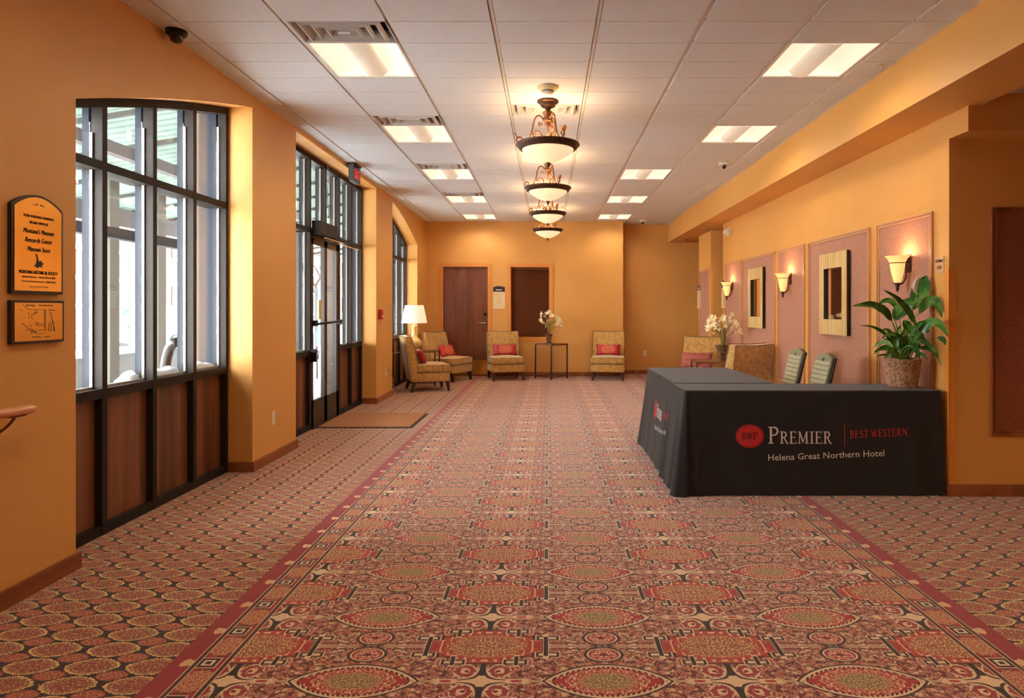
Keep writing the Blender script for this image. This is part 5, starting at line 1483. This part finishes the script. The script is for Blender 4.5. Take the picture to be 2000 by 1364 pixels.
def leaf(pts, w, Ystart, Yend, stem_to=None, fold=.25, roll=0.0):
    """pts: three/four photo points along the blade (base..tip)"""
    n0 = len(pts)
    P = [pt(px, py, Ystart + (Yend - Ystart) * (i / (n0 - 1))) for i, (px, py) in enumerate(pts)]
    if n0 == 3: ctrl = P[1] * 2 - (P[0] + P[2]) / 2; sp_ = bez(P[0], ctrl, P[2], n=14)
    elif n0 == 2: sp_ = bez(P[0], (P[0] + P[1]) / 2 + Vector((0, 0, .01)), P[1], n=14)
    else: sp_ = bez(P[0], P[1], P[2], P[3], n=14)
    bm = bmesh.new(); rows_ = []; n = len(sp_)
    for i, p in enumerate(sp_):
        u = i / (n - 1); tg = (sp_[min(i + 1, n - 1)] - sp_[max(i - 1, 0)]).normalized()
        viewd = Vector((-.45, -.80, .40)).normalized(); viewd = (Matrix.Rotation(roll, 3, tg) @ viewd)
        s = tg.cross(viewd).normalized(); nn = s.cross(tg).normalized()
        if nn.dot(viewd) < 0: nn = -nn
        wd = w * (math.sin(PI * u ** .80) ** .85) + .0006
        wob = .10 * w * math.sin(u * 17 + w * 90)
        rows_.append([bm.verts.new(p + s * (wd * q) + nn * (abs(q) * wd * fold + (wob if abs(q) == 1 else 0))) for q in (-1, -.5, 0, .5, 1)])
    for i in range(n - 1):
        for j in range(4):
            f = bm.faces.new((rows_[i][j], rows_[i][j + 1], rows_[i + 1][j + 1], rows_[i + 1][j])); f.smooth = True
    b = P[0]; r_ = Vector((random.uniform(-.035, .035), random.uniform(-.035, .035), 0))
    lf = obj('leaf', bm, M_leaf, t, fix=False)
    bm = bmesh.new(); tube(bm, bez(base0 + r_, base0 + r_ * 1.5 + Vector((0, 0, (b.z - base0.z) * .6)) + (b - base0) * .12, b, n=8) + [sp_[4], sp_[8]], [.0042] * 6 + [.0038, .0034, .003, .0022, .0012], 6)
    obj('leaf_stalk', bm, M_stem, t)
random.seed(21)
LV = [([(1783, 606), (1799, 566), (1810, 538)], .058, 4.62, 4.62, .2), ([(1748, 627), (1766, 600), (1797, 578)], .050, 4.58, 4.56, .2), ([(1789, 637), (1764, 596), (1725, 566)], .022, 4.50, 4.42, .4),
      ([(1742, 628), (1712, 600), (1664, 599)], .034, 4.60, 4.46, .35), ([(1752, 606), (1736, 588), (1711, 600)], .022, 4.70, 4.74, .5), ([(1794, 614), (1822, 588), (1840, 622)], .040, 4.60, 4.47, .25),
      ([(1790, 664), (1822, 630), (1853, 660)], .034, 4.52, 4.36, .3), ([(1806, 650), (1817, 634), (1823, 617)], .034, 4.66, 4.66, .3), ([(1741, 670), (1717, 645), (1680, 636)], .013, 4.60, 4.50, .4),
      ([(1776, 682), (1750, 655), (1722, 660)], .018, 4.55, 4.50, .3), ([(1764, 626), (1774, 640), (1782, 655)], .030, 4.56, 4.54, .3), ([(1780, 650), (1793, 636), (1808, 626)], .020, 4.52, 4.48, .3),
      ([(1772, 682), (1806, 668), (1839, 716)], .018, 4.54, 4.42, .3), ([(1788, 682), (1816, 682), (1834, 700)], .016, 4.60, 4.52, .3), ([(1754, 692), (1732, 682), (1706, 688)], .020, 4.56, 4.48, .3),
      ([(1750, 699), (1733, 694), (1711, 696)], .012, 4.56, 4.48, .3), ([(1756, 697), (1742, 690), (1727, 702)], .026, 4.54, 4.50, .3), ([(1788, 700), (1798, 692), (1812, 704)], .014, 4.58, 4.52, .3),
      ([(1752, 695), (1750, 664), (1760, 632)], .018, 4.58, 4.58, .3), ([(1772, 676), (1786, 680), (1797, 702)], .022, 4.52, 4.47, .3), ([(1764, 700), (1756, 676), (1742, 656)], .014, 4.66, 4.70, .3),
      ([(1774, 690), (1778, 664), (1792, 644)], .020, 4.70, 4.78, .3), ([(1782, 690), (1800, 660), (1826, 668)], .022, 4.72, 4.72, .3), ([(1768, 690), (1764, 664), (1770, 640)], .022, 4.64, 4.64, .3),
      ([(1760, 680), (1738, 664), (1716, 676)], .016, 4.66, 4.72, .3), ([(1776, 668), (1786, 655), (1784, 672)], .024, 4.50, 4.46, .3), ([(1830, 660), (1842, 664), (1846, 675)], .018, 4.45, 4.40, .3)]
for k in range(14):
    a_ = random.uniform(-34, 34); bx_ = 1763 + a_ * .5; hh = random.uniform(18, 62)
    LV.append(([(bx_, 696), (bx_ + a_ * .5, 696 - hh * .8), (bx_ + a_ * 1.3, 700 - hh + abs(a_) * .5)], random.uniform(.010, .020), 4.62 + random.uniform(-.08, .1), 4.62 + random.uniform(-.16, .14), .3))
for pts_, w_, ya_, yb_, fo in LV: leaf(pts_, w_, ya_, yb_, fold=fo)
bm = bmesh.new(); tube(bm, bez(base0, pt(1776, 640, 4.6), pt(1790, 575, 4.51), n=10) + [pt(1789, 566, 4.505)], .0032, 6); obj('flower_stalk', bm, M_stem, t)
bm = bmesh.new(); sp_ = bez(pt(1789, 574, 4.50), pt(1783, 552, 4.49), pt(1800, 537, 4.48), n=12); rows_ = []
for i, p in enumerate(sp_):
    u = i / 12; wd = .019 * math.sin(PI * u ** .75) ** .8 + .0004; rows_.append([bm.verts.new(p + Vector((wd * q, .35 * wd * (q * q), 0))) for q in (-1, -.5, 0, .5, 1)])
for i in range(12):
    for j in range(4): bm.faces.new((rows_[i][j], rows_[i][j + 1], rows_[i + 1][j + 1], rows_[i + 1][j])).smooth = True
obj('white_bloom', bm, M_petal, t)
# ------------------------------------------------------------------ outdoors
bm = bmesh.new(); bx(bm, -60, -2.82, -20, 60, -.22, -.12); struct('ground', bm, M_snowg)
t = thing('canopy', 'ribbed translucent canopy on posts outside the near window', 'canopy', (-4.2, 7, -.12))
bm = bmesh.new(); prism(bm, [(-2.85, 3.35), (-2.85, 3.38), (-6.3, 2.83), (-6.3, 2.80)], 'y', 3.0, 18.0); obj('roof_sheet', bm, M_canopy, t)
bm = bmesh.new()
for k in range(17): prism(bm, [(-2.86, 3.30), (-2.86, 3.345), (-6.3, 2.795), (-6.3, 2.75)], 'y', 3.2 + k * .9, 3.24 + k * .9)
obj('rafters', bm, M_conc, t)
bm = bmesh.new(); bx(bm, -6.35, -6.2, 3.0, 18.0, 2.52, 2.78); bx(bm, -4.4, -4.3, 3.0, 18, 2.86, 2.98); obj('beam', bm, M_flute, t)
for y, w in ((7.2, .16), (8.1, .16)):
    bm = bmesh.new(); bx(bm, -5.15, -4.99, y, y + w, -.12, 2.95); bx(bm, -5.22, -4.92, y - .05, y + w + .05, -.12, .3); obj('post', bm, M_postm, t)
t = thing('porch_screen', 'grey framed porch enclosure with low panels beyond the near window', 'screen', (-3.9, 6, -.12))
bm = bmesh.new()
for y in (4.72, 5.9, 7.1): bx(bm, -3.85, -3.72, y, y + .10, -.12, 2.75)
for z in (.52, 1.93): bx(bm, -3.83, -3.74, 3.6, 7.2, z, z + .09)
obj('screen_frame', bm, mat('slate_frame', srgb(36, 38, 45), .7, spec=.2), t)
bm = bmesh.new(); bx(bm, -3.80, -3.77, 3.6, 7.2, -.12, .52); obj('low_panel', bm, mat('pale_grey_panel', srgb(64, 66, 66), .7), t)
t = thing('downspout_column', 'tall taupe fluted column outside the last pane of the near window', 'column', (-3.05, 5.35, -.12))
bm = bmesh.new()
for k in range(5): bx(bm, -3.10, -2.92, 5.42 + k * .045, 5.455 + k * .045, -.12, 3.2)
bx(bm, -3.07, -2.95, 5.43, 5.63, -.12, 3.2); obj('shaft', bm, M_flute, t)
t = thing('patio_wall', 'low grey slatted patio wall outside the near window', 'wall', (-7, 8, -.12))
bm = bmesh.new(); bx(bm, -7.1, -6.9, 4, 19, -.12, .60); obj('wall_body', bm, M_conc, t)
bm = bmesh.new(); bx(bm, -7.2, -6.8, 4, 19, .60, .68); obj('snow_cap', bm, M_snow, t)
random.seed(9)
for (y0, y1), lb in (((4.02, 4.12), 'small snow lump on the outer sill of the second near pane'), ((4.20, 4.56), 'lumpy snow drift on the outer sill of the third near pane'), ((4.67, 5.04), 'smooth snow drift on the outer sill of the last near pane')):
    bm = bmesh.new(); n = 10
    rows_ = []
    for i in range(n + 1):
        y = y0 + (y1 - y0) * i / n; h = (.055 + random.uniform(-.012, .018)) * math.sin(PI * min(1, .12 + .76 * i / n)) ** .5
        rows_.append([bm.verts.new((XFR - .082 - .10 * q, y, .851 + h * math.sin(PI * (.25 + .72 * q)))) for q in (0, .25, .5, .75, 1)])
        rows_[-1] += [bm.verts.new((XFR - .182, y, .80)), bm.verts.new((XFR - .082, y, .80))]
    for i in range(n):
        for j in range(7):
            bm.faces.new((rows_[i][j], rows_[i][(j + 1) % 7], rows_[i + 1][(j + 1) % 7], rows_[i + 1][j])).smooth = True
    bm.faces.new(rows_[0]); bm.faces.new(rows_[-1][::-1])
    tag(obj('snow_drift', bm, M_snow), lb, 'snow', 'snow on the outer window sill')
bm = bmesh.new(); bx(bm, XFR - .19, XFR - .078, 3.19, 5.10, .78, .80)
struct('trim_1', bm, M_frame)
t = thing('patio_stool', 'patio stool with black rounded head and pale curved leg outside', 'stool', (-3.35, 5.45, -.12))
bm = bmesh.new(); tube(bm, bez((-3.42, 5.62, .62), (-3.40, 5.62, .99), (-3.33, 5.60, 1.02), (-3.28, 5.60, 1.02), 6) , .045, 10); obj('head', bm, M_black, t)
bm = bmesh.new(); tube(bm, bez((-3.40, 5.62, .95), (-3.36, 5.60, .75), (-3.42, 5.55, .5), (-3.5, 5.5, -.12), 8), .022, 8); obj('stem', bm, M_offw, t)

def building(name, label, x, y0, y1, h, m, floors, loc, wx=2.6, ledge=True):
    t = thing(name, label, 'building', loc)
    bm = bmesh.new(); bx(bm, x - 6, x, y0, y1, -.12, h); obj('wall', bm, m, t)
    bm = bmesh.new(); bx(bm, x - 6.2, x + .25, y0 - .2, y1 + .2, h, h + .35); obj('cornice', bm, M_bulk, t)
    for f in floors:
        y = y0 + .9
        while y + 1.4 < y1:
            bm = bmesh.new(); bx(bm, x, x + .04, y, y + 1.4, f, f + 1.5); obj('window', bm, M_bwin, t)
            bm = bmesh.new(); bx(bm, x, x + .15, y - .1, y + 1.5, f - .16, f); bx(bm, x, x + .10, y - .05, y + 1.45, f + 1.5, f + 1.7); obj('ledge', bm, M_snow, t)
            y += wx
    return t
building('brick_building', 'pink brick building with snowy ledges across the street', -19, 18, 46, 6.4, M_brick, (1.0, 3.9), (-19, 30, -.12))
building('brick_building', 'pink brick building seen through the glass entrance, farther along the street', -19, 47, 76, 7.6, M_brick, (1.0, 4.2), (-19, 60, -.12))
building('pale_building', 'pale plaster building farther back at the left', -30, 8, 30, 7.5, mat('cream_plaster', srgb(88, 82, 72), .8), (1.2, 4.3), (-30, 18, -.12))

def car(loc, rot, m, label):
    t = thing('parked_car', label, 'car', loc, rot, 'snow-dusted parked cars')
    o = lambda n, b, mm: obj(n, b, mm, t, world=False)
    body = [(-2.2, .35), (-2.25, .75), (-2.0, .92), (-1.1, 1.0), (1.7, 1.0), (2.1, .95), (2.2, .6), (2.15, .35)]
    bm = bmesh.new(); prism(bm, body, 'y', -.85, .85); bmesh.ops.bevel(bm, geom=list(bm.edges), offset=.06, segments=2, affect='EDGES'); o('body', bm, m)
    bm = bmesh.new(); prism(bm, [(-1.15, .98), (-.45, 1.48), (1.35, 1.50), (1.85, .98)], 'y', -.74, .74); bmesh.ops.bevel(bm, geom=list(bm.edges), offset=.05, segments=2, affect='EDGES'); o('cabin_glass', bm, M_cwin)
    bm = bmesh.new(); rbx(bm, -.5, 1.4, -.74, .74, 1.46, 1.56, .04, 2); rbx(bm, -2.0, -1.15, -.7, .7, .97, 1.03, .03, 2); o('snow_cover', bm, M_snow)
    for x in (-1.4, 1.35):
        for s in (-1, 1):
            bm = bmesh.new(); tube(bm, [(x, s * .70, .33), (x, s * .90, .33)], .33, 20, smooth=False); o('wheel', bm, M_tyre)
    return t
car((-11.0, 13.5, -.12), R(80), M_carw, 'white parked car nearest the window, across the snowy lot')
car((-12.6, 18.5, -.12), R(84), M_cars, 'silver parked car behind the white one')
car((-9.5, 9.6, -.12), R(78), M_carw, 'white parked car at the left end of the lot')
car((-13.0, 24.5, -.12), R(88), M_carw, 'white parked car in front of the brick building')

def tree(loc, label, seed, h=5.0):
    random.seed(seed); L0 = Vector(loc)
    t = thing('bare_tree', label, 'tree', loc, 0, 'leafless trees outside')
    bm = bmesh.new(); br = bmesh.new()
    def grow(p, d, ln_, r, dep):
        q = p + d * ln_
        mid = (p + q) / 2 + Vector((random.uniform(-1, 1), random.uniform(-1, 1), 0)) * ln_ * .06
        tube(bm if dep == 0 else br, [p, mid, q], [r, r * .85, r * .65], 6 if dep < 2 else 4)
        if dep < 5:
            for k in range(3 if dep else 4):
                nd = (d + Vector((random.uniform(-.8, .8), random.uniform(-.8, .8), random.uniform(-.15, .5)))).normalized(); grow(q if k else mid + (q - mid) * .6, nd, ln_ * random.uniform(.55, .75), r * .55, dep + 1)
    grow(L0, Vector((0, 0, 1)), h * .32, .09, 0)
    obj('trunk', bm, M_bark, t); obj('branches', br, M_bark, t)
tree((-9.3, 26.5, -.12), 'bare tree beyond the entrance, nearest the glass door', 1, 7.2)
tree((-11.2, 30.5, -.12), 'bare tree farther back beyond the entrance', 2, 8)
tree((-9.8, 22.5, -.12), 'bare tree left of the entrance view', 3, 7)
t = thing('notice_stand', 'pale blue-topped notice stand outside the glass door', 'notice board', (-4.76, 13.45, -.12))
bm = bmesh.new(); bx(bm, -4.80, -4.73, 13.0, 13.9, .9, 1.75); obj('notice', bm, mat('pale_notice', srgb(76, 84, 88), .6), t)
bm = bmesh.new(); bx(bm, -4.80, -4.725, 13.0, 13.9, .55, .9); obj('blue_strip', bm, M_bluepl, t)
bm = bmesh.new(); bx(bm, -4.79, -4.75, 13.05, 13.12, -.12, .55); bx(bm, -4.79, -4.75, 13.78, 13.85, -.12, .55); obj('support', bm, M_blkm, t)

# ------------------------------------------------------------------ light and camera
w = bpy.data.worlds.new('overcast_sky'); S.world = w; w.use_nodes = True
bg = w.node_tree.nodes['Background']; bg.inputs[0].default_value = (.95, .98, 1.0, 1); bg.inputs[1].default_value = 24
for (y0, y1, z0, z1_) in ((3.2, 5.1, .85, 2.9), (6.0, 8.78, .85, 3.0), (9.7, 11.5, .87, 2.95)):     # sky portals, they give no light of their own
    L = bpy.data.lights.new('sky_portal', 'AREA'); L.shape = 'RECTANGLE'; L.size = y1 - y0; L.size_y = z1_ - z0; L.cycles.is_portal = True
    o = bpy.data.objects.new('sky_portal', L); o.location = (-2.79, (y0 + y1) / 2, (z0 + z1_) / 2); o.rotation_euler = (PI / 2, 0, -PI / 2); C.objects.link(o)

cam = bpy.data.cameras.new('camera'); co = bpy.data.objects.new('camera', cam); C.objects.link(co)
co.location = (0, 0, CH); co.rotation_euler = (PI / 2, 0, 0)
cam.sensor_width = 36; cam.lens = F / 2000 * 36
cam.shift_x = (1000 - VX) / 2000; cam.shift_y = (VY - 682) / 2000
cam.clip_end = 200
S.camera = co
S.view_settings.view_transform = 'Standard'; S.view_settings.look = 'None'; S.view_settings.gamma = 1
S.cycles.use_light_tree = False; S.cycles.max_bounces = 6; S.cycles.diffuse_bounces = 4; S.cycles.glossy_bounces = 3; S.cycles.adaptive_threshold = .03
S.view_settings.use_curve_mapping = False; S.view_settings.exposure = 0.5
bpy.context.view_layer.update()
